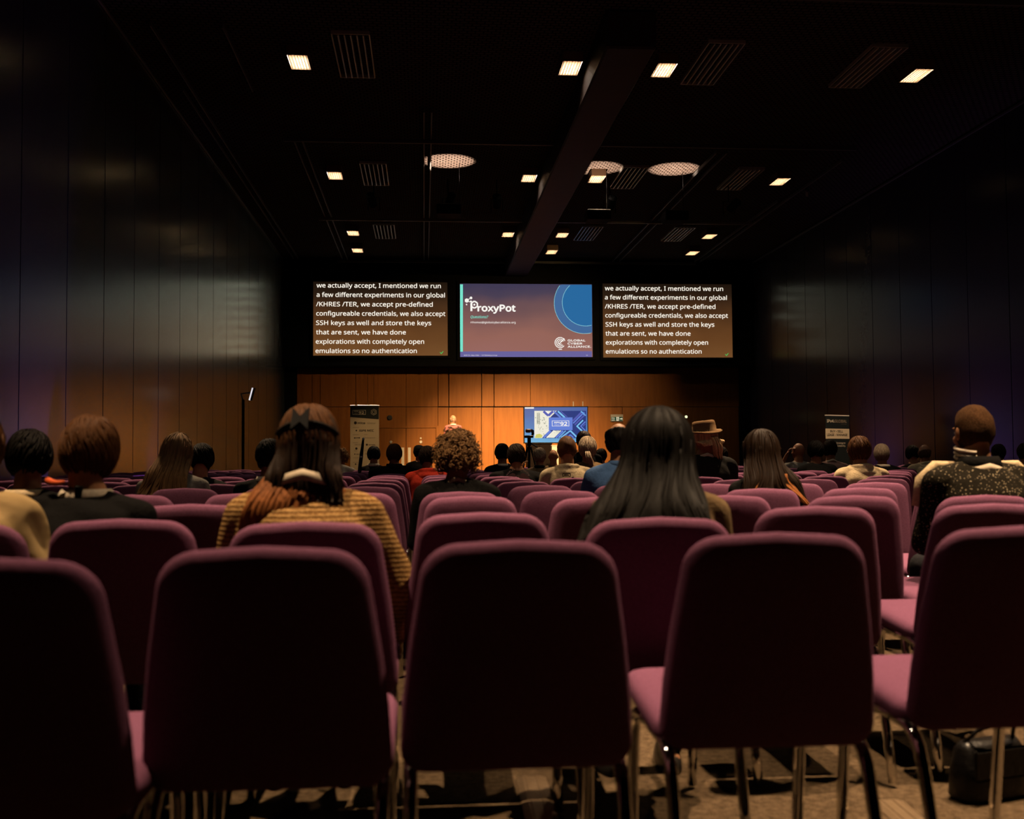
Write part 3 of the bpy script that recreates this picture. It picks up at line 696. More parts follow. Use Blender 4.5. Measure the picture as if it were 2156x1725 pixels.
sm.v = [(x, z, .445+.04*(z/.5)-y) for x, y, z in sm.v]; sm.f = [f[::-1] for f in sm.f]
seat_me = sm.mesh('seat')
def leg_mesh(rear, s):
    x = s*.222
    if rear: pts = [(x, -.13, .012), (x, -.075, .22), (x, -.03, .37), (x, .0, .415), (x, .05, .432), (x, .12, .433)]
    else: pts = [(x, .475, .012), (x, .45, .20), (x, .425, .36), (x, .40, .41), (x, .35, .432), (x, .24, .433)]
    sub = []
    for i in range(len(pts)-1):
        a, b = Vector(pts[i]), Vector(pts[i+1]); sub += [a, (a+b)/2]
    sub.append(Vector(pts[-1]))
    for _ in range(2): sub = [sub[0]]+[(sub[i-1]+2*sub[i]+sub[i+1])/4 for i in range(1, len(sub)-1)]+[sub[-1]]
    return MB().tube(sub, .0155, 10).mesh('leg')
LEGS = [leg_mesh(r, s) for r in (0, 1) for s in (-1, 1)]
FRAME = MB().tube([(-.222, .12, .425), (.222, .12, .425)], .011, 8).tube([(-.222, .36, .425), (.222, .36, .425)], .011, 8).mesh('seat_frame')
BARS = [MB().tube([(s*.222, .10, .433), (s*.222, .26, .433)], .0155, 10).mesh('side_rail') for s in (-1, 1)]
def make_chair():
    t = thing('conference_chair', '', 'chair')
    obj('seat', seat_me, M_PURPLE, t); obj('backrest', back_me, M_PURPLE, t)
    for m in LEGS: obj('leg', m, M_CHROME, t)
    obj('seat_frame', FRAME, M_CHROME, t)
    for m in BARS: obj('side_rail', m, M_CHROME, t)
    return t
chair0 = None
def nth(n): return ORD[n] if n <= 20 else 'twenty-'+ORD[n-20]
CHAIRS = []
def put_chair(row, col, x, ytop, rz=0.0):
    """ytop: world depth of the top edge of the back; col >0 beyond the gap towards the angled banner, <0 towards the other wall"""
    global chair0
    if chair0 is None: chair0 = make_chair(); o = chair0
    else: o = dup(chair0)
    side = 'angled black banner' if col > 0 else 'logo banner'
    o['label'] = 'purple chair, %s row from back, %s seat past the gap, %s side' % (nth(row), nth(abs(col)), side)
    o['group'] = 'purple conference chairs in rows'
    o.location = (x, ytop+TOPBACK+.02, 0); o.rotation_euler = (0, 0, rz); CHAIRS.append((row, col, x, ytop)); return o
def hy(px): return 965-.0035*(px-893)
def front_chair(row, col, px, py, rz=0.0):
    d = (CAMZ-CT)*FPX/(py-hy(px)); put_chair(row, col, XAT(px, d), d, rz); return d
ROW1 = [(-2, -42, 1160), (-1, 553, 1143), (1, 1092, 1134), (2, 1634, 1124), (3, 2150, 1115)]
ROW2 = [(-3, -112, 1090), (-2, 255, 1085), (-1, 642, 1093), (1, 1016, 1077), (2, 1388, 1090), (3, 1720, 1069), (4, 2090, 1066)]
ROW3 = [(-3, 85, 1059), (-2, 400, 1056), (-1, 688, 1054), (1, 991, 1043), (2, 1262, 1047), (3, 1527, 1045), (4, 1797, 1047), (5, 2075, 1048)]
for r, L in ((1, ROW1), (2, ROW2), (3, ROW3)):
    for c, px, py in L: front_chair(r, c, px, py, math.radians(random.uniform(-.5, 1.5)))
ROWY = {1: 2.2, 2: 3.25, 3: 4.55}
y = 5.45
for r in range(4, 17):
    ROWY[r] = y; y += 1.08
SKIP = {(15, 4)}
for r in range(4, 17):
    yy = ROWY[r]
    for c in list(range(-9, 0))+list(range(1, 20)):
        x = .18+.515*(c-1) if c > 0 else -.345-.53*(-c-1)
        if x < max(-4.35, -.40*yy-.2) or x > min(9.0, .555*yy+.25): continue
        if (r, c) in SKIP: continue
        put_chair(r, c, x+random.uniform(-.012, .012), yy+random.uniform(-.04, .04), math.radians(random.uniform(-1.5, 1.5)))

# ------------------------------------------------------------------ people
SK = mat('skin', (.52, .24, .12), .55, spec=.35, noise=30, col2=(.60, .29, .15))
SKD = mat('tanned_skin', (.34, .14, .065), .5, spec=.35, noise=30, col2=(.40, .17, .08))
M_EYE = mat('eye_white', (.7, .66, .6), .3); M_LIP = mat('lips', (.40, .12, .09), .5)
def hairmat(name, c, spec=.13, rough=.6):
    return mat(name, c, rough, spec=spec, noise=9, col2=tuple(x*1.7 for x in c), stretch=(14, 14, 1.2))
H_BLACK = hairmat('black_hair', (.0045, .0032, .0024)); H_DARK = hairmat('dark_brown_hair', (.020, .0095, .0042)); H_BROWN = hairmat('brown_hair', (.085, .034, .011))
H_AUBURN = hairmat('auburn_hair', (.26, .09, .025)); H_BLOND = hairmat('blond_hair', (.62, .38, .17)); H_GREY = hairmat('grey_hair', (.42, .32, .22)); H_FAIR = hairmat('dark_blond_hair', (.24, .13, .055))
H_STUB = mat('cropped_hair', (.05, .022, .008), .85, spec=.1, noise=140, col2=(.12, .055, .021), bump=(260, .6))
def cloth(name, c, sc=60, c2=None, b=(90, .3)): return mat(name, c, .9, spec=.12, noise=sc, col2=c2 or tuple(x*1.25 for x in c), bump=b)
C_BLACK = cloth('black_cloth', (.005, .0045, .0045)); C_DARK = cloth('charcoal_cloth', (.022, .020, .018)); C_BEIGE = cloth('beige_cotton', (.50, .40, .25)); C_CREAM = cloth('cream_cotton', (.72, .56, .34))
C_BLUE = cloth('blue_shirt', (.07, .15, .34)); C_RED = cloth('red_hoodie', (.48, .035, .018)); C_WHITE = cloth('white_shirt', (.72, .62, .48)); C_GREY = cloth('grey_shirt', (.30, .27, .23)); C_TAN = cloth('tan_canvas', (.50, .34, .15), 5, (.62, .44, .21), (6, .6))
C_PINK = cloth('pink_check_shirt', (.52, .30, .24)); C_ROSE = cloth('dusty_red_jumper', (.50, .16, .13)); C_OLIVE = cloth('olive_brown_knit', (.20, .13, .065)); C_JEANS = cloth('dark_trousers', (.02, .02, .025)); C_SHOE = mat('black_shoe', (.02, .018, .016), .35)
C_LAN = mat('cream_lanyard', (.75, .62, .45), .7); C_STRIPE = cloth('grey_striped_shirt', (.34, .32, .28))
# knitted jacket: ribs and flecks
def knit():
    m = cloth('tan_knit', (.55, .35, .13)); nt = m.node_tree; b = nt.nodes['Principled BSDF']
    tc = nt.nodes.new('ShaderNodeTexCoord'); wv = nt.nodes.new('ShaderNodeTexWave'); wv.bands_direction = 'Z'; wv.inputs['Scale'].default_value = 20; wv.inputs['Distortion'].default_value = 3; wv.inputs['Detail'].default_value = 3; wv.inputs['Detail Scale'].default_value = 6
    rp = nt.nodes.new('ShaderNodeValToRGB'); rp.color_ramp.elements[0].color = (*(x*ALB for x in (.36, .185, .055)), 1); rp.color_ramp.elements[1].color = (*(x*ALB for x in (.74, .455, .18)), 1); rp.color_ramp.elements[0].position = .25; rp.color_ramp.elements[1].position = .7
    vo = nt.nodes.new('ShaderNodeTexVoronoi'); vo.inputs['Scale'].default_value = 110
    mx = nt.nodes.new('ShaderNodeMix'); mx.data_type = 'RGBA'; mx.blend_type = 'MULTIPLY'; mx.inputs[0].default_value = .7
    nt.links.new(tc.outputs['Object'], wv.inputs[0]); nt.links.new(wv.outputs['Fac'], rp.inputs[0]); nt.links.new(tc.outputs['Object'], vo.inputs['Vector'])
    r2 = nt.nodes.new('ShaderNodeValToRGB'); r2.color_ramp.elements[0].color = (1.2, 1.2, 1.2, 1); r2.color_ramp.elements[1].color = (.45, .4, .35, 1); r2.color_ramp.elements[1].position = .6
    nt.links.new(vo.outputs['Distance'], r2.inputs[0]); nt.links.new(rp.outputs[0], mx.inputs[6]); nt.links.new(r2.outputs[0], mx.inputs[7]); nt.links.new(mx.outputs[2], b.inputs['Base Color'])
    bp = [n for n in nt.nodes if n.type == 'BUMP'][0]; nt.links.new(wv.outputs['Fac'], bp.inputs['Height']); bp.inputs['Strength'].default_value = .35
    return m
C_KNIT = knit()
def speckle():
    m = cloth('speckled_knit', (.025, .02, .014)); nt = m.node_tree; b = nt.nodes['Principled BSDF']
    tc = nt.nodes.new('ShaderNodeTexCoord'); vo = nt.nodes.new('ShaderNodeTexVoronoi'); vo.inputs['Scale'].default_value = 85; n2 = nt.nodes.new('ShaderNodeTexNoise'); n2.inputs['Scale'].default_value = 30
    mt = nt.nodes.new('ShaderNodeMath'); mt.operation = 'MULTIPLY_ADD'; mt.inputs[1].default_value = -.36; nt.links.new(n2.outputs[0], mt.inputs[0]); nt.links.new(vo.outputs['Distance'], mt.inputs[2])
    rp = nt.nodes.new('ShaderNodeValToRGB'); e = rp.color_ramp.elements; e[0].position = .0; e[0].color = (.14, .115, .075, 1); e[1].position = .06; e[1].color = (.0045, .0034, .0018, 1)
    nt.links.new(tc.outputs['Object'], vo.inputs['Vector']); nt.links.new(tc.outputs['Object'], n2.inputs[0]); nt.links.new(mt.outputs[0], rp.inputs[0]); nt.links.new(rp.outputs[0], b.inputs['Base Color'])
    return m
C_SPECK = speckle()
for m_, sc_ in ((C_STRIPE, 26), (C_PINK, 22)):
    nt_ = m_.node_tree; tc_ = nt_.nodes.new('ShaderNodeTexCoord'); w_ = nt_.nodes.new('ShaderNodeTexWave'); w_.bands_direction = 'Z'; w_.inputs['Scale'].default_value = sc_; w_.inputs['Distortion'].default_value = .6
    rp_ = nt_.nodes.new('ShaderNodeValToRGB'); base_ = nt_.nodes['Principled BSDF'].inputs['Base Color'].default_value
    rp_.color_ramp.elements[0].color = tuple(x*.55 for x in base_[:3])+(1,); rp_.color_ramp.elements[1].color = tuple(x*1.1 for x in base_[:3])+(1,)
    nt_.links.new(tc_.outputs['Object'], w_.inputs[0]); nt_.links.new(w_.outputs['Fac'], rp_.inputs[0]); nt_.links.new(rp_.outputs[0], nt_.nodes['Principled BSDF'].inputs['Base Color'])

def V(*a): return Vector(a)
def joints(lean=.06, side=0.0, slouch=.03, yaw=0, pitch=0, roll=0, w=1.0, stand=False, armL=None, armR=None, neck=0.0):
    """skeleton in metres, root on the floor below the pelvis, facing +Y; arm = (elbow, wrist) offsets or None for hands in the lap"""
    J = {}; p = V(0, 0, .93 if stand else .575); d = V(math.sin(side), math.sin(lean), math.cos(lean)*math.cos(side)).normalized()
    J['P'] = p; J['d'] = d; J['slouch'] = slouch; J['w'] = w; J['stand'] = stand
    J['C7'] = p+d*.49
    fw = V(0, 1, 0)
    J['H'] = J['C7']+V(d.x*.10, .025+neck, .150-.25*max(neck, 0))
    R = Matrix.Rotation(math.radians(yaw), 3, 'Z') @ Matrix.Rotation(math.radians(roll), 3, 'Y') @ Matrix.Rotation(-math.radians(pitch), 3, 'X')
    J['R'] = R
    for s, k, arm in ((-1, 'L', armL), (1, 'R', armR)):
        S = p+d*.395+V(s*.178*w, -.01, 0); J['S'+k] = S
        if arm: E, Wr = S+V(*arm[0]), S+V(*arm[1])
        elif stand: E, Wr = S+V(s*.05, -.03, -.29), S+V(s*.05, .06, -.54)
        else: E, Wr = S+V(s*.045, .07, -.27), V(s*.09, .30, .665)
        J['E'+k] = E; J['W'+k] = Wr
        hp = p+V(s*.09, 0, -.01); J['hip'+k] = hp
        if stand: J['knee'+k] = p+V(s*.10, .02, -.44); J['ank'+k] = p+V(s*.105, -.02, -.85)
        else: J['knee'+k] = V(s*.11, .43, .56); J['ank'+k] = V(s*.12, .42, .09)
    J['top'] = (J['H']+R @ V(0, -.01, .113)).z
    return J
def torso(mb, J, inf, top=.50, seg=22):
    p, d, w = J['P'], J['d'], J['w']; rings = []
    prof = [(-.125, .10, .07), (-.115, .15, .105), (-.03, .185, .135), (.09, .165, .12), (.21, .165, .118), (.33, .18, .122), (.40, .165, .108), (.44, .125, .088), (.47, .088, .072), (.50, .068, .064), (.53, .060, .060)]
    for t, rx, ry in prof:
        if t > top: break
        c = p+d*t+V(0, -J['slouch']*math.sin(PI*min(max(t/.5, 0), 1))*1.0+.01, 0)
        tx = V(1, 0, 0); tx = (tx-tx.dot(d)*d).normalized(); ty = d.cross(tx)
        rings.append([c+tx*((rx*w+inf)*math.cos(2*PI*j/seg))+ty*((ry+inf)*math.sin(2*PI*j/seg)) for j in range(seg)])
    mb.rings(rings)
def arms(mb, J, inf, cuff=1.0):
    for k in 'LR':
        S, E, Wr = J['S'+k], J['E'+k], J['W'+k]; w = J['w']
        mb.cap(J['P']+J['d']*.435+V((-.05 if k == 'L' else .05), -.005, 0), S+V(0, 0, .008), .054+inf, .050*w+inf)
        mb.cap(S, E, .051*w+inf, .042+inf); mb.cap(E, E+(Wr-E)*cuff, .042+inf, .029+inf*.9)
def hand(mb, Wr, d, nrm, s):
    d = d.normalized(); nrm = (nrm-nrm.dot(d)*d).normalized(); sd = d.cross(nrm)*s
    for i in range(4):
        o = sd*(-.030+.020*i); L = (.072, .082, .078, .062)[i]
        b = Wr+d*.085+o; mb.cap(Wr+d*.02+o*.6, b, .013, .0115, 8)
        m = b+(d*.75+nrm*.5).normalized()*L*.5; e = m+(d*.25+nrm*.95).normalized()*L*.5
        mb.cap(b, m, .0095, .009, 8); mb.cap(m, e, .009, .0075, 8)
    t0 = Wr+d*.025-sd*.028; t1 = t0+(d*.6-sd*.75+nrm*.2).normalized()*.045; mb.cap(t0, t1, .013, .0105, 8); mb.cap(t1, t1+(d*.9+nrm*.35-sd*.1).normalized()*.036, .0105, .008, 8)
def head(mb, J):
    H, R = J['H'], J['R']
    def e(c, r, rot=None): mb.ell(H+R @ V(*c), r, R @ rot if rot is not None else R, 18, 12)
    e((0, -.012, .008), (.076, .094, .103)); e((0, .030, -.045), (.060, .062, .075)); e((0, .055, -.098), (.030, .028, .022))
    e((0, .078, .018), (.055, .018, .016)); e((0, .098, -.030), (.0125, .016, .014)); e((0, .088, -.012), (.009, .012, .022))
    e((0, .086, -.066), (.024, .010, .010))
    for s in (-1, 1):
        e((s*.040, .064, -.035), (.022, .024, .020))
        rot = Matrix.Rotation(s*.45, 3, 'Z'); e((s*.081, -.008, -.012), (.010, .021, .031), rot); e((s*.077, .0, -.036), (.009, .011, .012))
    n0 = J['P']+J['d']*.455+V(0, .0, 0); n1 = H+R @ V(0, -.022, -.055)
    mb.cap(n0, n1, .062, .055, 16)
def legs(mb, J, inf, foot=True):
    for k in 'LR':
        mb.cap(J['hip'+k], J['knee'+k], .082+inf, .056+inf); mb.cap(J['knee'+k], J['ank'+k], .055+inf, .036+inf)
        if foot: mb.cap(J['ank'+k]+V(0, -.02, -.045), J['ank'+k]+V(0, .15, -.058), .034, .026)
def body_mesh(J, vox):
    mb = MB(); torso(mb, J, -.006, .53); arms(mb, J, -.004); head(mb, J); legs(mb, J, -.006)
    for k, s in (('L', -1), ('R', 1)):
        E, Wr = J['E'+k], J['W'+k]; d = Wr-E
        hand(mb, Wr, d, J.get('palm'+k, V(-s*.3, 0, -1)), -s)
    return remesh(mb, 'body', vox, 3, .45)

# hair: built in the head's own frame
def skull_pt(az, el, off=0.0):
    """az 0 = back of the head, el from +90 crown to -90"""
    c, s = math.cos(el), math.sin(el)
    return V(math.sin(az)*c*(.078+off), -.010-math.cos(az)*c*(.097+off), .008+s*(.105+off))
def smooth(a, b, x):
    t = min(max((x-a)/(b-a), 0), 1); return t*t*(3-2*t)
def cap_hair(t=.014, nape=-.085, recede=0.0, bald=0.0, grain=.004, freq=16, seed=1, seg=64, nr=30, side=0.0):
    """close-fitting hair: thickness fades out along the hairline; bald empties the crown"""
    r = random.Random(seed); ph = [r.uniform(0, 6) for _ in range(8)]
    rings = []
    for i in range(1, nr):
        el = PI/2-PI*i/nr*.90; ring = []
        for j in range(seg):
            az = 2*PI*j/seg; q = skull_pt(az, el); d = (q-V(0, -.01, .008)).normalized()
            front = smooth(.30-recede, .62-recede, d.y-.55*max(d.z-.35, 0)+(.0 if d.z < .3 else -.25*(d.z-.3)))
            low = smooth(nape+.03, nape, q.z + .02*abs(math.sin(az))*side + (.055*smooth(.2, .9, abs(d.x)) if True else 0)*-1*-1)
            m = (1-front)*(1-low)
            if bald: m *= 1-smooth(bald-.12, bald+.08, d.z+.25*d.y)
            g = grain*(math.sin(freq*az+3*math.sin(5*el+ph[0])+ph[1])*.6+math.sin(2.3*freq*az+ph[2]+6*el)*.4)*min(1, math.cos(el)*2.2)+grain*.8*math.sin(9*el+ph[3]+2*math.sin(3*az+ph[4]))
            ring.append(skull_pt(az, el, (t+g)*m-.014*(1-m)))
        rings.append(ring)
    mb = MB(); mb.rings(rings)
    return mb
def fall_pt(az, t, off, P_):
    """a lock of long hair: over the skull to its widest, then hanging; P_ holds length, flare, back shift, wave"""
    L, flare, back, wave, width = P_['L'], P_['flare'], P_['back'], P_['wave'], P_['width']
    tq = P_.get('tq', .36)
    if t < tq:
        el = PI/2*(1-t/tq*1.12)
        q = skull_pt(az, el, off+width*smooth(0, tq, t)*.6)
        return q
    u = (t-tq)/(1-tq); el = PI/2*(1-1.12); q0 = skull_pt(az, el, off+width*.6)
    if 1:
        k = smooth(0, .6, u); by = P_.get('by', .135)+P_.get('slope', .05)*u
        x = q0.x*(1+flare*u*u+.25*u)+wave*math.sin(7*u+3*az)*u
        y = q0.y*(1-k)+k*(-by-.022*math.cos(az)-off*1.0)+wave*.5*math.sin(6*u+5*az)*u
        return V(x+P_.get('lean', 0)*u, y, q0.z-L*u)
    x = q0.x*(1+flare*u*u+.25*u)+wave*math.sin(7*u+3*az)*u; y = q0.y*(1-.25*u)-back*u+wave*.5*math.sin(6*u+5*az)*u
    yb = q0.y
    return V(x+P_.get('lean', 0)*u, y, q0.z-L*u)
def long_hair(P_, seed=2, strands=420, amax=2.15, rad=.0042, shell=.012):
    r = random.Random(seed); mb = MB()
    n, m = 56, 24; vs = []; fs = []
    ph = [r.uniform(0, 6) for _ in range(4)]
    for lay in (0, 1):
        for i in range(m):
            t = i/(m-1)
            for j in range(n):
                az = -amax+2*amax*j/(n-1)
                g = .006*math.sin(13*az+ph[0]+2*math.sin(4*t+ph[1]))+.004*math.sin(29*az+ph[2])
                vs.append(fall_pt(az, max(t, .02), (shell+g*min(1, t*3)) if lay == 0 else -.002, P_))
    for lay in (0, 1):
        o = lay*n*m
        for i in range(m-1):
            for j in range(n-1):
                f = (o+i*n+j, o+i*n+j+1, o+(i+1)*n+j+1, o+(i+1)*n+j); fs.append(f if lay else f[::-1])
    for i in range(m-1):
        for j in (0, n-1): fs.append((i*n+j, (i+1)*n+j, n*m+(i+1)*n+j, n*m+i*n+j))
    for j in range(n-1): fs.append(((m-1)*n+j, (m-1)*n+j+1, n*m+(m-1)*n+j+1, n*m+(m-1)*n+j))
    mb.add(vs, fs)
    for k in range(strands):
        az = r.uniform(-amax, amax); t1 = r.uniform(.8, 1.05); o = r.uniform(.008, .022); w = r.uniform(-.10, .10); t0 = r.uniform(.02, .3) if k % 3 else r.uniform(.3, .7)
        pts = []; rr = []; K = 13; a1 = r.uniform(0, 6)
        for i in range(K):
            t = t0+(t1-t0)*i/(K-1)
            pts.append(fall_pt(az+w*(i/(K-1))+.03*math.sin(5*t+a1), t, o*(.6+.4*math.sin(3*t+a1)), P_)); rr.append(rad*(.35+.9*math.sin(PI*min(max(i/(K-1), .06), .97))**.6))
        mb.tube(pts, rr, 4)
    return mb
def curly_hair(R0=.035, seed=3, n=560):
    r = random.Random(seed); mb = cap_hair(R0*.8, nape=-.10, grain=.008, freq=9, seed=seed)
    for k in range(n):
        az = r.uniform(-2.3, 2.3); el = math.asin(r.uniform(-.62, 1)); b = skull_pt(az, el, R0*.55); d = (b-V(0, -.01, .008)).normalized()
        a = d.orthogonal().normalized(); c = d.cross(a); rad = r.uniform(.009, .016); turns = r.uniform(1.2, 2.2); ln = r.uniform(.02, .05); ph = r.uniform(0, 6)
        drift = V(r.uniform(-.02, .02), r.uniform(-.02, .02), r.uniform(-.03, .005))
        pts = [b+d*(ln*f)+drift*f+(a*math.cos(ph+6.28*turns*f)+c*math.sin(ph+6.28*turns*f))*rad for f in [i/17 for i in range(18)]]
        mb.tube(pts, [.0046*(1-.45*i/17) for i in range(18)], 4)
    return mb
def locks(mb, seed, n, az_rng, el0, el1, off, L=.06, rad=.005, sweep=.5):
    """short combed locks lying along the scalp"""
    r = random.Random(seed)
    for k in range(n):
        az = r.uniform(*az_rng); el = r.uniform(el0, el1); pts = []; s_ = sweep*r.uniform(.5, 1.3)
        for i in range(7):
            f = i/6; pts.append(skull_pt(az+s_*f, el-L/.1*f, off+.007*math.sin(PI*f)+r.uniform(0, .002)))
        mb.tube(pts, [rad*(.4+.7*math.sin(PI*(.1+.8*i/6))) for i in range(7)], 4)
    return mb
def ponytail(hy_=-.105, hz=.02, L=.2, side=0.0, rad=.028, seed=4):
    r = random.Random(seed); mb = MB()
    for k in range(46):
        a = r.uniform(0, 6.28); q = r.uniform(0, 1)**.5*rad
        pts = [V(math.cos(a)*q*w_+side*f, hy_-.012-.035*math.sin(PI*min(f*1.3, 1))+math.sin(a)*q*w_*.7, hz-L*f+.02*math.sin(PI*min(f*3, 1))) for f, w_ in [(i/8, .35+.9*math.sin(PI*(.12+.72*i/8))) for i in range(9)]]
        mb.tube(pts, [.006*(1.1-.8*i/8) for i in range(9)], 4)
    return mb
HAIRS = {}
def hair_mesh(kind):
    if kind in HAIRS: return HAIRS[kind]
    if kind == 'short': m = locks(cap_hair(.013, seed=11), 5, 190, (-2.2, 2.2), .2, 1.5, .010, .07, .004)
    elif kind == 'short2': m = locks(cap_hair(.016, nape=-.07, grain=.004, freq=15, seed=12), 6, 220, (-2.4, 2.4), .1, 1.5, .013, .09, .0045, -.6)
    elif kind == 'crop': m = cap_hair(.007, nape=-.075, recede=.05, grain=.0012, freq=40, seed=13)
    elif kind == 'thin': m = cap_hair(.012, nape=-.08, recede=.1, bald=.62, grain=.003, seed=14)
    elif kind == 'fringe': m = cap_hair(.008, nape=-.085, recede=.15, bald=.25, grain=.002, seed=15)
    elif kind == 'swept': m = locks(cap_hair(.016, nape=-.055, grain=.003, freq=22, seed=16), 8, 200, (-2.3, 2.3), -.2, 1.4, .013, .10, .004, .15)
    elif kind == 'curly': m = curly_hair()
    elif kind == 'curlysmall': m = curly_hair(.024, 9, 200)
    elif kind == 'long': m = long_hair(dict(L=.30, flare=.35, back=.0, wave=.008, width=.014))
    elif kind == 'longwavy': m = long_hair(dict(L=.34, flare=.75, back=-.0, wave=.022, width=.018), 5, 420)
    HAIRS[kind] = m.mesh('hair'); return HAIRS[kind]
def hood_mesh(J, size=1.0, seed=1):
    mb = MB(); p = J['P']+J['d']*.455
    def arc(rx, ry, dz, r, tilt, y0=0):
        pts = []; rr = []
        for i in range(17):
            a = math.radians(-30+240*i/16); pts.append(p+V(rx*math.cos(a), y0-ry*math.sin(a), dz-tilt*math.sin(a))); rr.append(r*(.55+.6*max(math.sin(a), 0)))
        mb.tube(pts, rr, 12)
    arc(.088, .094, .030, .030, .0); arc(.112, .118, .0, .034, .035, -.005); arc(.118, .128, -.02, .030, .075, -.008)
    mb.ell(p+V(0, -.105, -.050), (.112*size, .050, .075*size), None, 16, 10)
    mb.ell(p+V(0, -.125, -.105), (.075*size, .042, .055*size), None, 14, 8)
    return remesh(mb, 'hood', .009, 9, .5, folds(.003, 14, seed))
def lanyard_mesh(J, r=.078, wd=.022, drop=.0, ry=1.02):
    p = J['P']+J['d']*.50; mb = MB(); ringsA = []
    for i in range(25):
        a = math.radians(-48+276*i/24); out = V(math.cos(a), -math.sin(a), 0)
        c = p+V(r*1.0*math.cos(a), -.002-r*math.sin(a)*(ry if math.sin(a) > 0 else 1.0), .004+drop-.055*max(0, -math.sin(a)+.15)-.03*abs(math.cos(a)))
        ringsA.append([c+V(0, 0, wd/2)+out*-.006, c+V(0, 0, -wd/2)+out*.006, c+V(0, 0, -wd/2)+out*.009, c+V(0, 0, wd/2)+out*-.003])
    mb.rings(ringsA); return mb
def collar_mesh(J, r=.07, h=.035, t=.006):
    p = J['P']+J['d']*.475; rings = []
    for k, (dr, z) in enumerate(((.004, -.012), (0, h*.6), (-.004, h), (t, h+.002), (t+.012, h*.4), (t+.016, -.012))):
        rings.append([p+V((r+dr)*math.cos(a), (r+dr)*math.sin(a)*1.02-.002, z-.012*max(math.sin(a), 0)) for a in [2*PI*j/28 for j in range(28)]])
    mb = MB(); n = 28; L = len(rings)
    mb.rings(rings+[rings[0]], False); return mb
PEOPLE = []
def person(label, px, top, Y, hair, hm, topm, skin=SK, kind='shirt', near=False, hood=None, lanyard=None, collar=None, legsm=None, scale=None, base=0.0, seed=0, hairm_obj=None, cuff=.94, row=True, fold=.004, **kw):
    """seated (or standing) figure whose head crown lies at the given place and depth"""
    extra = kw.pop('extra', .012 if hair else 0); J = joints(**kw)
    hx = (J['H']+J['R'] @ V(0, -.01, 0))
    if Y > 5 and not J['stand'] and row is not False:
        Y = min((ROWY[r]+.31 for r in ROWY), key=lambda q: abs(q-(Y-hx.y)))+hx.y
    tgt = P(px, top, Y)
    s = scale or min(max((tgt.z-base)/(J['top']+extra), .90), 1.08)
    root = thing('person', label, 'person', (tgt.x-hx.x*s, Y-hx.y*s, base))
    root.scale = (s, s, s)
    vb, vt = ((.0095, .010) if Y < 6 else (.0124, .0125)) if near else (.0142, .0155)
    obj('body', body_mesh(J, vb), skin, root)
    inf = {'shirt': .010, 'hoodie': .017, 'jacket': .018}[kind]
    mb = MB(); torso(mb, J, inf, .47); arms(mb, J, inf, cuff)
    obj({'shirt': 'shirt', 'hoodie': 'hoodie', 'jacket': 'jacket'}[kind], remesh(mb, 'top', vt, 4, .5, folds(fold, 11, seed)), topm, root)
    mb = MB(); legs(mb, J, .012, False); q = J['P']; mb.ell(q+V(0, .0, -.02), (.185, .145, .105))
    obj('trousers', remesh(mb, 'trousers', .016, 3), legsm or C_JEANS, root)
    for k in 'LR':
        a = J['ank'+k]; mb = MB()
        mb.rings([[(a.x+rx*math.cos(t_)*1.0, a.y+.055+ry*math.sin(t_)+(.01 if math.sin(t_) > 0 else 0), z) for t_ in [2*PI*j/16 for j in range(16)]] for z, rx, ry in ((0.0, .040, .128), (.012, .046, .135), (.04, .044, .128), (.065, .040, .10), (.085, .038, .060))])
        for i_ in range(len(mb.v)): mb.v[i_] = (mb.v[i_][0], mb.v[i_][1], mb.v[i_][2]+(a.z-.09))
        obj('shoe', mb.mesh('shoe'), C_SHOE, root)
    MH = Matrix.Translation(J['H']) @ J['R'].to_4x4()
    for sx in (-1, 1): obj('eye', EYE_ME, M_EYE, root, MH @ Matrix.Translation((sx*.032, .078, -.002)))
    obj('lips', LIP_ME, M_LIP, root, MH)
    if hair: obj('hair', hair_mesh(hair) if isinstance(hair, str) else hair, hm, root, MH)
    if hood: obj('hood', hood_mesh(J, 1.0, seed), hood, root)
    if lanyard: lanyard_mesh(J, **(lanyard if isinstance(lanyard, dict) else {})).build('lanyard', C_LAN, root, True)
    if collar: collar_mesh(J, *(collar[1:] or ())).build('collar', collar[0], root, True)
    PEOPLE.append((root.location.x, root.location.y, label)); root['_'] = 0; del root['_']
    return root, J, MH, s
EYE_ME = MB().ell((0, 0, 0), (.012, .010, .009), None, 10, 7).mesh('eye')
LIP_ME = MB().tube([(-.024, .083, -.067), (-.010, .0965, -.064), (0, .098, -.066), (.010, .0965, -.064), (.024, .083, -.067)], [.002, .0045, .005, .0045, .002], 8).mesh('lips')
BROW = None

# ---- the nearest figures
# woman in the knitted jacket
_h = cap_hair(.020, nape=-.10, grain=.005, freq=15, seed=21)
_h = locks(_h, 22, 260, (-2.2, 2.2), -.1, 1.5, .016, .10, .005, .25)
root, J, MH, s = person('woman in tan knitted jacket with brown half-up hair and a cream lanyard, leaning forward', 650, 857, 3.47, _h.mesh('hair'), H_BROWN, C_KNIT, kind='jacket', near=True, lanyard=dict(r=.108, wd=.034, drop=.040, ry=1.42),
    lean=.30, slouch=.05, pitch=8, w=1.09, side=.03, armR=((.12, .02, -.25), (.09, .20, -.42)), armL=((-.075, .06, -.26), (.02, .28, -.30)), seed=2, fold=.004, cuff=1.0)
fallh = long_hair(dict(L=.19, flare=.05, back=0, wave=.010, width=.012, tq=.40, by=.098, slope=.0), 23, 420, 1.75, .004)
obj('loose_hair', fallh.mesh('loose_hair'), H_DARK, root, MH)
mb = MB(); rr_ = random.Random(5)                      # the ends below the lanyard fall over one shoulder blade
p0 = J['P']+J['d']*.50
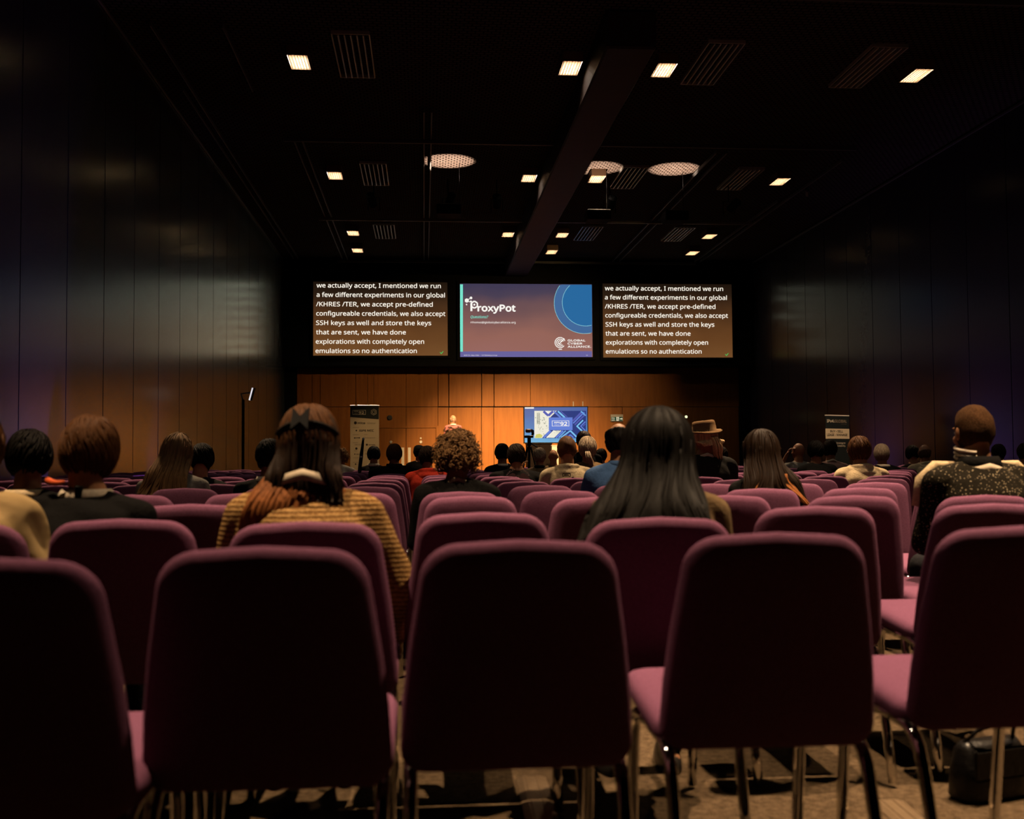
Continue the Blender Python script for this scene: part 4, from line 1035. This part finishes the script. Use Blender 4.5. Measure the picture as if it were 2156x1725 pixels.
for k in range(170):
    a = rr_.uniform(-1, 1); e = rr_.uniform(-1, 1); pts = []
    for i in range(10):
        f = i/9; pts.append(p0+V(-.055+a*(.060+.025*math.sin(PI*f))-.075*f**1.2+.012*math.sin(5*f+e*3), -.088-.055*math.sin(PI*min(f*1.1, 1))-.012*e-.03*f, .035-.21*f*(1+.12*e)))
    mb.tube(pts, [.0055*(.5+.7*math.sin(PI*(.08+.84*i/9))) for i in range(10)], 4)
for k in range(90):
    a = rr_.uniform(-1, 1); e = rr_.uniform(-1, 1); pts = []
    for i in range(9):
        f = i/8; pts.append(p0+V(-.04+.165*f+.014*a, -.100-.040*math.sin(PI*f)-.010*e+.03*f, .012-.045*math.sin(PI*f*.9)-.022*a-.02*f*(1+e)+.006*math.sin(7*f+4*e)))
    mb.tube(pts, [.005*(.5+.7*math.sin(PI*(.08+.84*i/8))) for i in range(9)], 4)
obj('hair_ends', mb.mesh('hair_ends'), H_AUBURN, root)
mb = MB()
mb.tube([skull_pt(a, .10+.25*math.cos(a*1.2), .030) for a in [-1.2+2.4*i/14 for i in range(15)]], [.006+.002*math.sin(PI*i/14) for i in range(15)], 8)
for sx in (-1, 1): mb.rings([[skull_pt(-.12+sx*dx, .34+dz, .034+oo) for dx, dz, oo in ((0, -.06, 0), (.22, -.25, .01), (.26, .28, .012), (0, .07, 0))], [skull_pt(-.12+sx*dx, .34+dz, .052+oo) for dx, dz, oo in ((0, -.06, 0), (.20, -.23, .01), (.24, .26, .01), (0, .07, 0))]])
obj('hair_bow', mb.mesh('hair_bow', False), M_BLACK, root, MH)
# woman with very long black hair
_h = long_hair(dict(L=.38, flare=.95, back=0, wave=.022, width=.040, tq=.33, lean=-.04, by=.14, slope=.10), 31, 1100, 2.5, .0046, .022)
root, J, MH, s = person('woman with very long loose black hair over a brown jacket', 1384, 838, 3.42, _h.mesh('hair'), H_BLACK, C_OLIVE, kind='jacket', near=True, extra=.05, lean=.10, slouch=.05, pitch=6, yaw=-14, w=1.00, side=.02, seed=4)
# woman with brown hair at the edge
_h = long_hair(dict(L=.34, flare=.30, back=.0, wave=.014, width=.016), 33, 520, 2.3, .0045, .018)
root, J, MH, s = person('woman in a tan canvas jacket with long brown hair, beside the man in striped collar', -68, 862, 3.50, _h.mesh('hair'), H_BROWN, C_TAN, kind='jacket', near=True, lean=.16, slouch=.06, pitch=5, yaw=-28, w=1.03, seed=5, fold=.010,
    armR=((.10, .01, -.26), (.06, .24, -.30)))
# man with dark jacket, striped collar and orange lining
_h = locks(cap_hair(.017, nape=-.088, grain=.004, freq=14, seed=41), 42, 420, (-2.6, 2.6), -.1, 1.5, .014, .10, .0045, .7)
root, J, MH, s = person('man with brown tousled hair, black jacket with white collar and orange lining', 188, 881, 3.74, _h.mesh('hair'), H_BROWN, C_BLACK, kind='jacket', near=True, lean=.22, slouch=.06, pitch=16, yaw=-6, roll=6, w=1.04, seed=6)
collar_mesh(J, .078, .030, .008).build('collar', C_WHITE, root, True)
_o = mat('orange_lining', (.95, .14, .02), .7)
mb = MB(); p0 = J['P']+J['d']*.51
mb.tube([p0+V(.125*math.cos(a)-.012, -.11*math.sin(a)+.01, .025+.004*math.sin(5*a)) for a in [math.radians(110+95*i/14) for i in range(15)]], [.007+.006*math.sin(PI*i/14) for i in range(15)], 8)
obj('hood_lining', mb.mesh('hood_lining'), _o, root)
mb = MB(); mb.bbox((-.012, -.108, .004), (.012, -.080, .045), .003)
for i_ in range(len(mb.v)): mb.v[i_] = tuple(V(*mb.v[i_])+J['P']+J['d']*.475)
obj('collar_tab', mb.mesh('collar_tab', False), M_BLACK, root)
# man further along
root, J, MH, s = person('dark-haired man with large bare ear in a cream collar, beside the brown-haired woman', 62, 906, 4.57, 'short2', H_BLACK, C_BLACK, kind='jacket', near=True, lean=.16, yaw=16, pitch=4, w=0.98, seed=7, collar=(C_CREAM, .080, .022), skin=SK)
# man with cropped hair and speckled jumper
root, J, MH, s = person('man with cropped fair hair and a speckled dark jumper with cream shoulders', 2049, 850, 4.72, 'crop', H_STUB, C_SPECK, kind='jacket', near=True, lean=.20, yaw=5, pitch=4, slouch=.04, w=1.09, seed=8, lanyard=dict(r=.113, wd=.034, drop=-.030), neck=.01)
mb = MB(); p0 = J['P']+J['d']*.49
for i_, dz in enumerate((.0, .020, .040)):
    mb.tube([p0+V(.086*math.cos(a), .012-.086*math.sin(a), .022+dz-.016*math.sin(a)) for a in [math.radians(115+105*i/12) for i in range(13)]], .0085, 8)
obj('striped_collar', mb.mesh('striped_collar'), C_WHITE, root)
for k, sx in (('L', -1), ('R', 1)):
    S = J['S'+k]; mb = MB(); mb.tube([J['P']+J['d']*.465+V(sx*.085, .045, .02), S+V(0, .045, .085), S+V(sx*.062, .055, .02), S+V(sx*.085, .06, -.10)], [.014, .022, .026, .02], 10)
    obj('shoulder_panel', mb.mesh('shoulder_panel'), C_CREAM, root)
collar_mesh(J, .080, .045, .008).build('collar', C_BLACK, root, True)
# curly-haired man
root, J, MH, s = person('person with a big mop of curly brown hair and black top', 961, 904, 5.78, 'curly', H_FAIR, C_BLACK, kind='hoodie', near=True, lean=.10, w=1.07, pitch=4, seed=9, extra=.045, lanyard=dict(r=.074, wd=.03))
# blond woman by the dark side wall
root, J, MH, s = person('woman with long fair hair and grey top, alone by the dark side wall', 372, 912, 6.85, 'long', H_FAIR, C_GREY, near=True, lean=.20, side=.06, pitch=6, roll=8, w=1.00, seed=10)
root, J, MH, s = person('person in a black jacket bending forward beyond the fair-haired woman', 425, 950, 8.0, 'short', H_BLACK, C_BLACK, kind='jacket', lean=.25, side=.12, pitch=25, w=0.98, seed=11)
# red-haired woman
_h = long_hair(dict(L=.31, flare=.85, back=-.01, wave=.024, width=.022), 51, 520, 2.35, .0045, .016)
root, J, MH, s = person('woman with long straight brown hair turning auburn at the ends', 1602, 905, 5.7, _h.mesh('hair'), hairmat('dark_auburn_hair', (.012, .0052, .0020)), C_BLACK, near=True, lean=.10, pitch=4, w=0.91, seed=12)
mb = MB(); rr_ = random.Random(15)
for side_, n_ in ((1, 110), (-1, 70)):
    for k in range(n_):
        a, e = rr_.uniform(-1, 1), rr_.uniform(-1, 1); pts = []
        for i in range(10):
            f = i/9; pts.append(V(side_*(.075+.022*a+(.13 if side_ > 0 else .085)*f**1.5+.012*math.sin(6*f+e*3)), -.165+.015*e-.06*f, -.15-.20*f*(1+.1*a)))
        mb.tube(pts, [.005*(.4+.8*math.sin(PI*(.08+.8*i/9))) for i in range(10)], 4)
obj('auburn_ends', mb.mesh('auburn_ends'), H_AUBURN, root, MH)
# woman with the hat
_h = long_hair(dict(L=.05, flare=-.3, back=0, wave=.006, width=.010, tq=.62, by=.10, slope=0), 61, 260, 2.2, .004, .012)
root, J, MH, s = person('blond woman in a brown brimmed hat and dark jacket', 1484, 886, 9.0, _h.mesh('hair'), hairmat('pale_blond_hair', (.9, .6, .3)), C_DARK, kind='jacket', near=True, lean=.18, side=.05, pitch=2, yaw=18, roll=-6, w=1.12, seed=13, skin=SK, scale=1.02, lanyard=dict(r=.082, wd=.025))
obj('ponytail', ponytail(-.10, .0, .19, .05, .034).mesh('ponytail'), MATS['pale_blond_hair'], root, MH)
hat = MB(); hat.rings([[(rx*math.cos(a), -.012+ry*math.sin(a), z+.012*math.cos(2*a)*(1 if k_ < 4 else 0)) for a in [2*PI*j/32 for j in range(32)]] for k_, (rx, ry, z) in enumerate(((.092, .108, .040), (.135, .155, .036), (.142, .162, .043), (.135, .155, .050), (.096, .112, .056), (.092, .106, .115), (.086, .098, .138), (.070, .080, .143), (.02, .022, .132)))])
obj('hat', hat.mesh('hat'), mat('brown_felt', (.30, .17, .08), .9, spec=.1), root, MH)

# ---- the middle of the hall
A_EARL = ((-.16, .16, -.12), (-.02, .10, .17)); A_EARR = ((.14, .16, -.12), (.03, .14, .12))
P_ = person
P_('balding man in a blue shirt', 1302, 887, 7.0, 'thin', H_BLACK, C_BLUE, near=True, lean=.20, w=1.07, yaw=-8, seed=20, collar=(C_BLUE, .068, .03), fold=.006, side=-.03)
root, J, MH, s = P_('cropped man in a beige hoodie with a small printed box on the back', 1193, 917, 9.35, 'crop', hairmat('cropped_brown', (.11, .05, .022)), C_BEIGE, near=True, kind='hoodie', hood=C_BEIGE, lean=.30, side=-.03, pitch=12, w=1.04, seed=21, skin=SK, fold=.006)
mb = MB(); q = J['P']+J['d']*.345+V(0, -J['d'].z, J['d'].y)*.172
for x0, z0, x1, z1 in ((-.075, .0, -.005, .006), (-.075, .024, -.005, .030), (-.075, 0, -.069, .03), (-.011, 0, -.005, .03), (-.062, .010, -.02, .020), (.005, -.018, .022, .0)):
    mb.add([q+V(x, 0, z) for x, z in ((x0, z0), (x1, z0), (x1, z1), (x0, z1))], [(0, 1, 2, 3)])
obj('printed_logo', mb.mesh('printed_logo', False), C_DARK, root)
root, J, MH, s = P_('woman with grey-blond hair tied in a low ponytail', 1237, 919, 11.0, 'swept', H_GREY, C_OLIVE, near=True, lean=.05, pitch=2, yaw=-14, seed=22)
obj('ponytail', ponytail(-.10, -.045, .15, .05, .03).mesh('ponytail'), H_GREY, root, MH)
MB().lathe([(.024, -.006), (.03, 0), (.024, .006)], 14).build('hair_tie', M_BLACK, root, True).matrix_local = MH @ Matrix.Translation((0, -.112, -.04))
P_('person with dark red-brown hair in a bun in front of the lit monitor', 1229, 907, 15.3, 'short2', mat('dark_red_hair', (.05, .012, .010), .5), C_BLACK, lean=.05, seed=23)
root, J, MH, s = P_('man with black hair in a black jacket with white arched lettering and wings', 1087, 936, 10.45, 'short', H_DARK, C_BLACK, near=True, kind='jacket', lean=.12, pitch=6, w=1.20, seed=24, fold=.006)
me = text_mesh('HARLEY-DAVIDSON', 0, 1.1); n_ = len(me.vertices); co = np.empty(n_*3, np.float32); me.vertices.foreach_get('co', co); co = co.reshape(-1, 3)
u = (co[:, 0]-co[:, 0].min())/(co[:, 0].max()-co[:, 0].min()); ang = np.radians(150-120*u); rad = .125+co[:, 1]*.030
q = np.array(J['P']+J['d']*.385+V(0, -J['d'].z, J['d'].y)*.172+V(0, 0, .022)); new = np.stack([q[0]+rad*np.cos(ang), np.full(n_, q[1])+.035*np.abs(np.cos(ang)), q[2]+rad*np.sin(ang)-.055], 1)
me.vertices.foreach_set('co', new.astype(np.float32).ravel()); me.update(); me.materials.clear(); obj('lettering', me, mat('white_print', (1.6, 1.45, 1.25), .6), root)
mb = MB(); q = Vector(q)
for sx in (-1, 1): mb.add([q+V(sx*x, .012+abs(x)*.3, z) for x, z in ((.018, .0), (.03, .028), (.055, .036), (.10, .012), (.128, -.03), (.08, -.028), (.018, -.03))], [tuple(range(7))[::sx]])
for x in (-.012, .0, .012): mb.add([q+V(x+a, .008, z) for a, z in ((-.003, -.03), (.003, -.03), (.003, .02), (-.003, .02))], [(0, 1, 2, 3)])
obj('wing_emblem', mb.mesh('wing_emblem', False), mat('dull_silver_print', (.55, .42, .33), .6), root)
P_('man with thinning black hair and white collar beside the lettered jacket', 1057, 934, 13.3, 'short', H_BLACK, C_BLACK, kind='jacket', lean=.08, seed=25, collar=(C_WHITE, .070, .022), w=0.98)
P_('grey-haired man with one hand raised to his face', 1136, 944, 14.4, 'short', H_GREY, C_OLIVE, lean=.08, seed=26, yaw=10, armL=((-.13, .14, -.16), (-.07, .15, .06)), collar=(C_DARK, .07, .03))
P_('bald person half hidden by the beige hoodie', 1165, 957, 16.5, None, None, C_OLIVE, lean=.12, pitch=12, seed=27)
P_('dark-haired person low down beyond the ponytail', 1266, 951, 16.5, 'short', H_BLACK, C_BLACK, lean=.10, seed=28)
P_('man in a thick dark jacket in the middle of the empty rows', 830, 935, 12.3, 'short', H_BROWN, C_BLACK, near=True, kind='jacket', lean=.12, pitch=8, w=1.27, seed=30, fold=.008, collar=(C_BLACK, .085, .05))
P_('dark-haired man in a white and black top beside the microphone stand', 787, 940, 16.0, 'short2', H_BLACK, C_BLACK, lean=.08, seed=31, yaw=8, w=0.96, collar=(C_WHITE, .075, .03))
root, J, MH, s = P_('person in a black cap near the double door', 882, 949, 19.5, 'short', H_BLACK, C_BLACK, lean=.05, seed=32, scale=.97)
cp = MB(); cp.rings([[((.095-.0)*k_*math.cos(a), -.010+.113*k_*math.sin(a), z) for a in [2*PI*j/24 for j in range(24)]] for k_, z in ((1, .02), (1.0, .06), (.86, .098), (.5, .122), (.08, .129))]); cp.rings([[(.075*math.cos(a), -.115-.0*math.sin(a)-.045*math.sin(a), z) for a in [PI*j/12 for j in range(13)]] for z in (.022, .030)])
obj('cap', cp.mesh('cap'), M_BLACK, root, MH)
P_('person in a bright red hoodie half hidden by the curly hair', 899, 949, 11.7, 'short', H_DARK, C_RED, near=True, kind='hoodie', hood=C_RED, lean=.18, side=-.03, pitch=10, w=1.07, seed=33)
P_('person with white collar and lit ear beyond the knitted jacket', 568, 936, 6.9, 'short', H_BLACK, C_BLACK, near=True, kind='jacket', lean=.12, seed=34, yaw=-10, collar=(C_WHITE, .078, .03))
P_('balding man in a white shirt with head turned', 707, 936, 14.0, 'fringe', H_BROWN, C_WHITE, lean=.14, seed=35, yaw=35, pitch=6, skin=SKD)
P_('curly-haired person in a grey top near the logo banner', 719, 946, 16.5, 'curlysmall', H_FAIR, C_GREY, lean=.10, seed=36, pitch=8)
# the side with the angled banner
P_('dark-haired person low beyond the brown hat', 1520, 942, 16.4, 'short2', H_DARK, C_BLACK, lean=.12, seed=40, pitch=12)
root, J, MH, s = P_('balding man in a black shirt with a tiny white mark', 1636, 936, 15.9, 'fringe', H_BLACK, C_BLACK, lean=.12, seed=41, yaw=-12, pitch=10, w=1.03, side=-.04)
P_('bald man in a grey striped shirt with his hand at his ear', 1681, 933, 14.4, None, None, C_STRIPE, near=True, skin=SKD, lean=.05, side=.03, yaw=28, w=1.03, seed=42, armL=((-.10, .20, -.15), (.03, .06, .19)), cuff=.35)
P_('dark-haired man in a plain black shirt, in front of the man in pink checks', 1717, 928, 12.4, 'short2', H_BLACK, C_BLACK, near=True, lean=.08, w=1.07, seed=43)
P_('man in a pink checked shirt wearing a lanyard', 1747, 927, 13.4, 'short', H_DARK, C_PINK, near=True, lean=.10, side=-.03, w=1.00, seed=44, lanyard=dict(r=.078, wd=.03))
root, J, MH, s = P_('man with glasses in a cream hoodie', 1809, 919, 9.25, 'swept', H_BROWN, C_CREAM, near=True, kind='hoodie', hood=C_CREAM, lean=.30, side=.02, yaw=10, pitch=4, w=1.07, seed=45, fold=.006)
mb = MB()
for sx in (-1, 1): mb.tube([(sx*.088, -.02, -.002), (sx*.090, .03, .004), (sx*.080, .085, .004)], .0022, 6); mb.tube([(sx*.040+.026*math.cos(a), .098-abs(.026*math.cos(a)+sx*.0)*.2, -.002+.02*math.sin(a)) for a in [2*PI*i/14 for i in range(15)]], .002, 6)
mb.tube([(-.015, .1, .002), (.015, .1, .002)], .002, 6); obj('glasses', mb.mesh('glasses'), M_CHROME, root, MH)
P_('grey-blond man in a black jacket with a white collar by the dark wall', 1856, 942, 12.6, 'swept', H_GREY, C_BLACK, kind='jacket', lean=.12, seed=46, yaw=-24, pitch=6, collar=(C_WHITE, .074, .026))
P_('dark-haired person beside the bald man in the pale hoodie', 1921, 953, 14.9, 'short2', H_BLACK, C_BLACK, lean=.16, seed=47, pitch=12, w=0.98)
P_('bald man in a pale hoodie', 1946, 934, 13.0, 'fringe', mat('shaved_hair', (.12, .05, .025), .8), C_BEIGE, near=True, skin=SKD, kind='hoodie', hood=C_BEIGE, lean=.24, yaw=-10, w=1.13, seed=48)
P_('dark-haired person partly hidden by the speckled jumper', 2102, 937, 13.4, 'short', H_DARK, C_BLACK, lean=.10, seed=49, yaw=-10, collar=(C_WHITE, .076, .02))
P_('dark-haired person in a grey shirt beyond the speckled jumper, at the end of the row', 2158, 950, 12.6, 'short', H_DARK, C_STRIPE, lean=.12, seed=50, yaw=-10, w=1.07)
# presenter standing on the stage
root, J, MH, s = P_('balding man with glasses presenting on the stage in a dusty red jumper', 954, 873.5, 32.2, 'fringe', H_GREY, C_ROSE, near=True, lean=.0, slouch=.0, yaw=205, stand=True, base=SZ, seed=60, collar=(C_WHITE, .07, .03), w=1.03)

# ------------------------------------------------------------------ small things in the hall
# camera on a tripod among the audience
Y = 17.6; c = P(1114, 921, Y); t = thing('tripod_camera', 'small camera on a black tripod standing before the lit monitor', 'camera', (c.x, Y, 0)); hz = c.z
MB().bbox((-.075, -.05, hz-.01), (.065, .05, hz+.03), .006).build('mount_plate', M_DARKMETAL, t)
cb = MB().bbox((-.055, -.04, hz+.075), (.03, .05, hz+.135), .012).build('camera_body', mat('pinkish_grey_plastic', (.42, .27, .22), .45), t)
MB().tube([(.03, 0, hz+.11), (.055, 0, hz+.10), (.062, 0, hz+.06), (.05, 0, hz+.02)], [.03, .028, .022, .016], 10).build('swivel_arm', M_BLACK, t)
MB().lathe([(.001, 0), (.03, 0), (.03, .05), (.024, .055), (.001, .05)], 16).build('lens', M_DARKMETAL, cb).matrix_local = Matrix.Translation((-.012, .05, hz+.105)) @ Euler((-PI/2, 0, 0)).to_matrix().to_4x4()
MB().tube([(0, 0, hz-.01), (0, 0, hz-.14)], .03, 10).tube([(.0, 0, hz-.13), (.0, 0, .45)], .02, 8).build('centre_column', M_BLACK, t)
MB().tube([(0, 0, hz-.08), (.12, -.10, hz-.16)], .012, 8).build('pan_handle', M_BLACK, t)
for a in (90, 210, 330):
    a = math.radians(a); MB().tube([(.03*math.cos(a), .03*math.sin(a), hz-.16), (.36*math.cos(a), .36*math.sin(a), .015)], [.016, .012], 8).build('leg', M_BLACK, t)
# microphone stand
Y = 13.78; c0, c1 = P(757, 990, Y), P(765, 925, Y); t = thing('microphone_stand', 'tilted black microphone stand with pale tip before the logo banner', 'microphone stand', (c0.x, Y, 0))
tip = c1-Vector((c0.x, Y, 0)); up = Vector((0, 0, c0.z)) 
MB().lathe([(.001, 0), (.15, 0), (.15, .015), (.03, .03), (.001, .03)], 20).build('base', M_BLACK, t)
MB().tube([(0, 0, .02), up], .018, 8).build('pole', M_BLACK, t); MB().tube([up-Vector((0, 0, .02)), up.lerp(tip, .5), tip], [.024, .022, .012], 8).build('boom', M_BLACK, t)
MB().ell(tip, (.016, .016, .02)).build('microphone_tip', M_WHITEPAINT, t, True); MB().ell(up.lerp(tip, .42)+Vector((0, -.03, 0)), (.016, .012, .016)).build('clamp', M_WHITEPAINT, t, True)
# light stand by the side wall
Y = 24.0; c = P(512, 860, Y); t = thing('light_stand', 'black stand with a slim tilted white tube lamp by the dark side wall', 'light stand', (c.x, Y, 0))
zt_ = ZAT(512, 842, Y); MB().tube([(0, 0, 0), (0, 0, zt_)], .03, 8).build('pole', M_BLACK, t); MB().lathe([(.001, 0), (.25, 0), (.25, .03), (.03, .05), (.001, .05)], 20).build('base', M_BLACK, t)
a, b = P(535, 817, Y)-Vector((c.x, Y, 0)), P(528, 843, Y)-Vector((c.x, Y, 0)); mid = a.lerp(b, .4)
MB().tube([(0, 0, zt_-.02), (-.05, 0, mid.z-.02), mid+Vector((-.10, .02, 0)), mid], .018, 8).build('bracket', M_DARKMETAL, t)
MB().tube([a, b], .035, 12).build('tube_housing', M_DARKMETAL, t); MB().tube([a+Vector((-.025, -.02, 0)), b+Vector((-.025, -.02, 0))], .020, 10).build('tube_lamp', mat('tube_glow', (.7, .7, .7), .4, emit=(.9, .86, .92), estr=.8), t)
# small indicator lamps on the walls
for px, py, Y, r, col, lab in ((1444.5, 878, YW-.05, .05, (.85, .85, .45), 'tiny greenish indicator lamp on the wood wall above the brown hat'), (1636, 930, 24.5, .025, (.9, .9, .9), 'tiny white lamp point beyond the bald heads'), (693.5, 923, 24.0, .022, (.9, .85, .8), 'tiny white lamp point on a thin stick beside the logo banner')):
    c = P(px, py, Y)
    if Y > 30:
        t = thing('indicator_lamp', lab, 'lamp', (c.x, YW-.02, c.z)); MB().lathe([(.001, 0), (.07, 0), (.07, .03), (.001, .03)], 16).build('housing', M_DARKMETAL, t).matrix_local = Euler((PI/2, 0, 0)).to_matrix().to_4x4()
        MB().ell((0, -.04, 0), (r, .02, r)).build('bulb', mat('bulb_glow_%d' % px, (.5, .5, .5), .4, emit=col, estr=1.5), t, True)
    else:
        t = thing('indicator_lamp', lab, 'lamp', (c.x, Y, 0)); MB().tube([(0, 0, 0), (0, 0, c.z)], .012, 8).build('stick', M_BLACK, t); MB().lathe([(.001, 0), (.1, 0), (.1, .015), (.001, .02)], 16).build('base', M_BLACK, t)
        MB().ell((0, -.0, c.z), (r, r, r)).build('bulb', mat('bulb_glow_%d' % px, (.5, .5, .5), .4, emit=col, estr=1.2), t, True)
# added uplighters, unseen: a guessed source for the purple on both side walls
for i, (x, y, tx, e) in enumerate(((XL+1.3, 13.9, XL, 90), (XL+1.3, 18.9, XL, 50), (XR-1.4, 21.4, XR, 60), (XR-1.4, 26.6, XR, 42))):
    t = thing('added_uplighter', 'small black floor light added to tint the side wall purple, %s from the back' % ORD[i+1], 'added_uplighter', (x, y, 0), 0, 'added floor uplighters along the side walls')
    MB().lathe([(.001, 0), (.12, 0), (.12, .04), (.09, .07), (.09, .24), (.08, .24), (.075, .20), (.001, .20)], 20).build('can', M_BLACK, t)
    MB().lathe([(.001, .202), (.07, .202), (.07, .21), (.001, .212)], 16).build('lens', mat('purple_lens', (.2, .1, .4), .3, emit=(.45, .22, 1), estr=1.5), t)
    lamp('added_uplight_lamp', 'SPOT', (x, y, .26), e, UPL, (tx, y, 2.0), 110, 1.0, .05)
# metal cable covers on the carpet
M_TREAD = mat('worn_metal_strip', (.20, .14, .085), .42, .85, bump=(50, .2))
for px0, px1, lab in (((1868, 1690), (1985, 1790), 'worn metal cable cover lying slantwise on the carpet under the end chair'), ((1118, 1640), (1150, 1760), 'dull metal cable cover on the carpet behind the chair in the middle')):
    def fl(p): d = R_WC @ Vector(((p[0]-CX)/FPX, -(p[1]-CY)/FPX, -1)); return Vector((0, 0, CAMZ))+d*(-CAMZ/d.z)
    a, b = fl(px0), fl(px1); d = (b-a); t = thing('cable_cover', lab, 'cable cover', (a.x, a.y, 0), math.atan2(d.y, d.x))
    L = d.length+.3
    MB().rings([[(x, y, z) for y, z in ((-.05, .0), (-.05, .003), (-.03, .009), (.03, .009), (.05, .003), (.05, 0))] for x in (0, L)]).build('strip', M_TREAD, t)
    for y in (-.018, .018): MB().rings([[(x, y+dy, z) for dy, z in ((-.004, .008), (-.003, .0115), (.003, .0115), (.004, .008))] for x in (0.005, L-.005)]).build('ridge', M_TREAD, t)
# bag on the floor
a = fl((2092, 1700)); t = thing('shoulder_bag', 'black shoulder bag on the carpet under the chair at the end', 'bag', (a.x+.04, a.y+.1, 0), .3); t.scale = (.72, .72, .72)
M_LEATHER = mat('black_leather', (.015, .013, .012), .35, spec=.5, bump=(30, .3))
mb = MB(); mb.rings([[(rx*math.copysign(abs(math.cos(q))**.5, math.cos(q)), ry*math.copysign(abs(math.sin(q))**.6, math.sin(q)), z) for q in [2*PI*j/24 for j in range(24)]] for z, rx, ry in ((0, .17, .07), (.02, .19, .085), (.12, .185, .08), (.22, .165, .06), (.25, .15, .035))]); mb.build('body', M_LEATHER, t, True)
MB().tube([(-.14, 0, .24), (-.10, -.05, .31), (0, -.07, .33), (.10, -.05, .31), (.14, 0, .24)], .009, 8).build('strap', M_LEATHER, t, True)
MB().bbox((-.16, -.092, .10), (.16, -.075, .23), .008).build('flap', M_LEATHER, t)

bpy.data.scenes.remove(TMP)
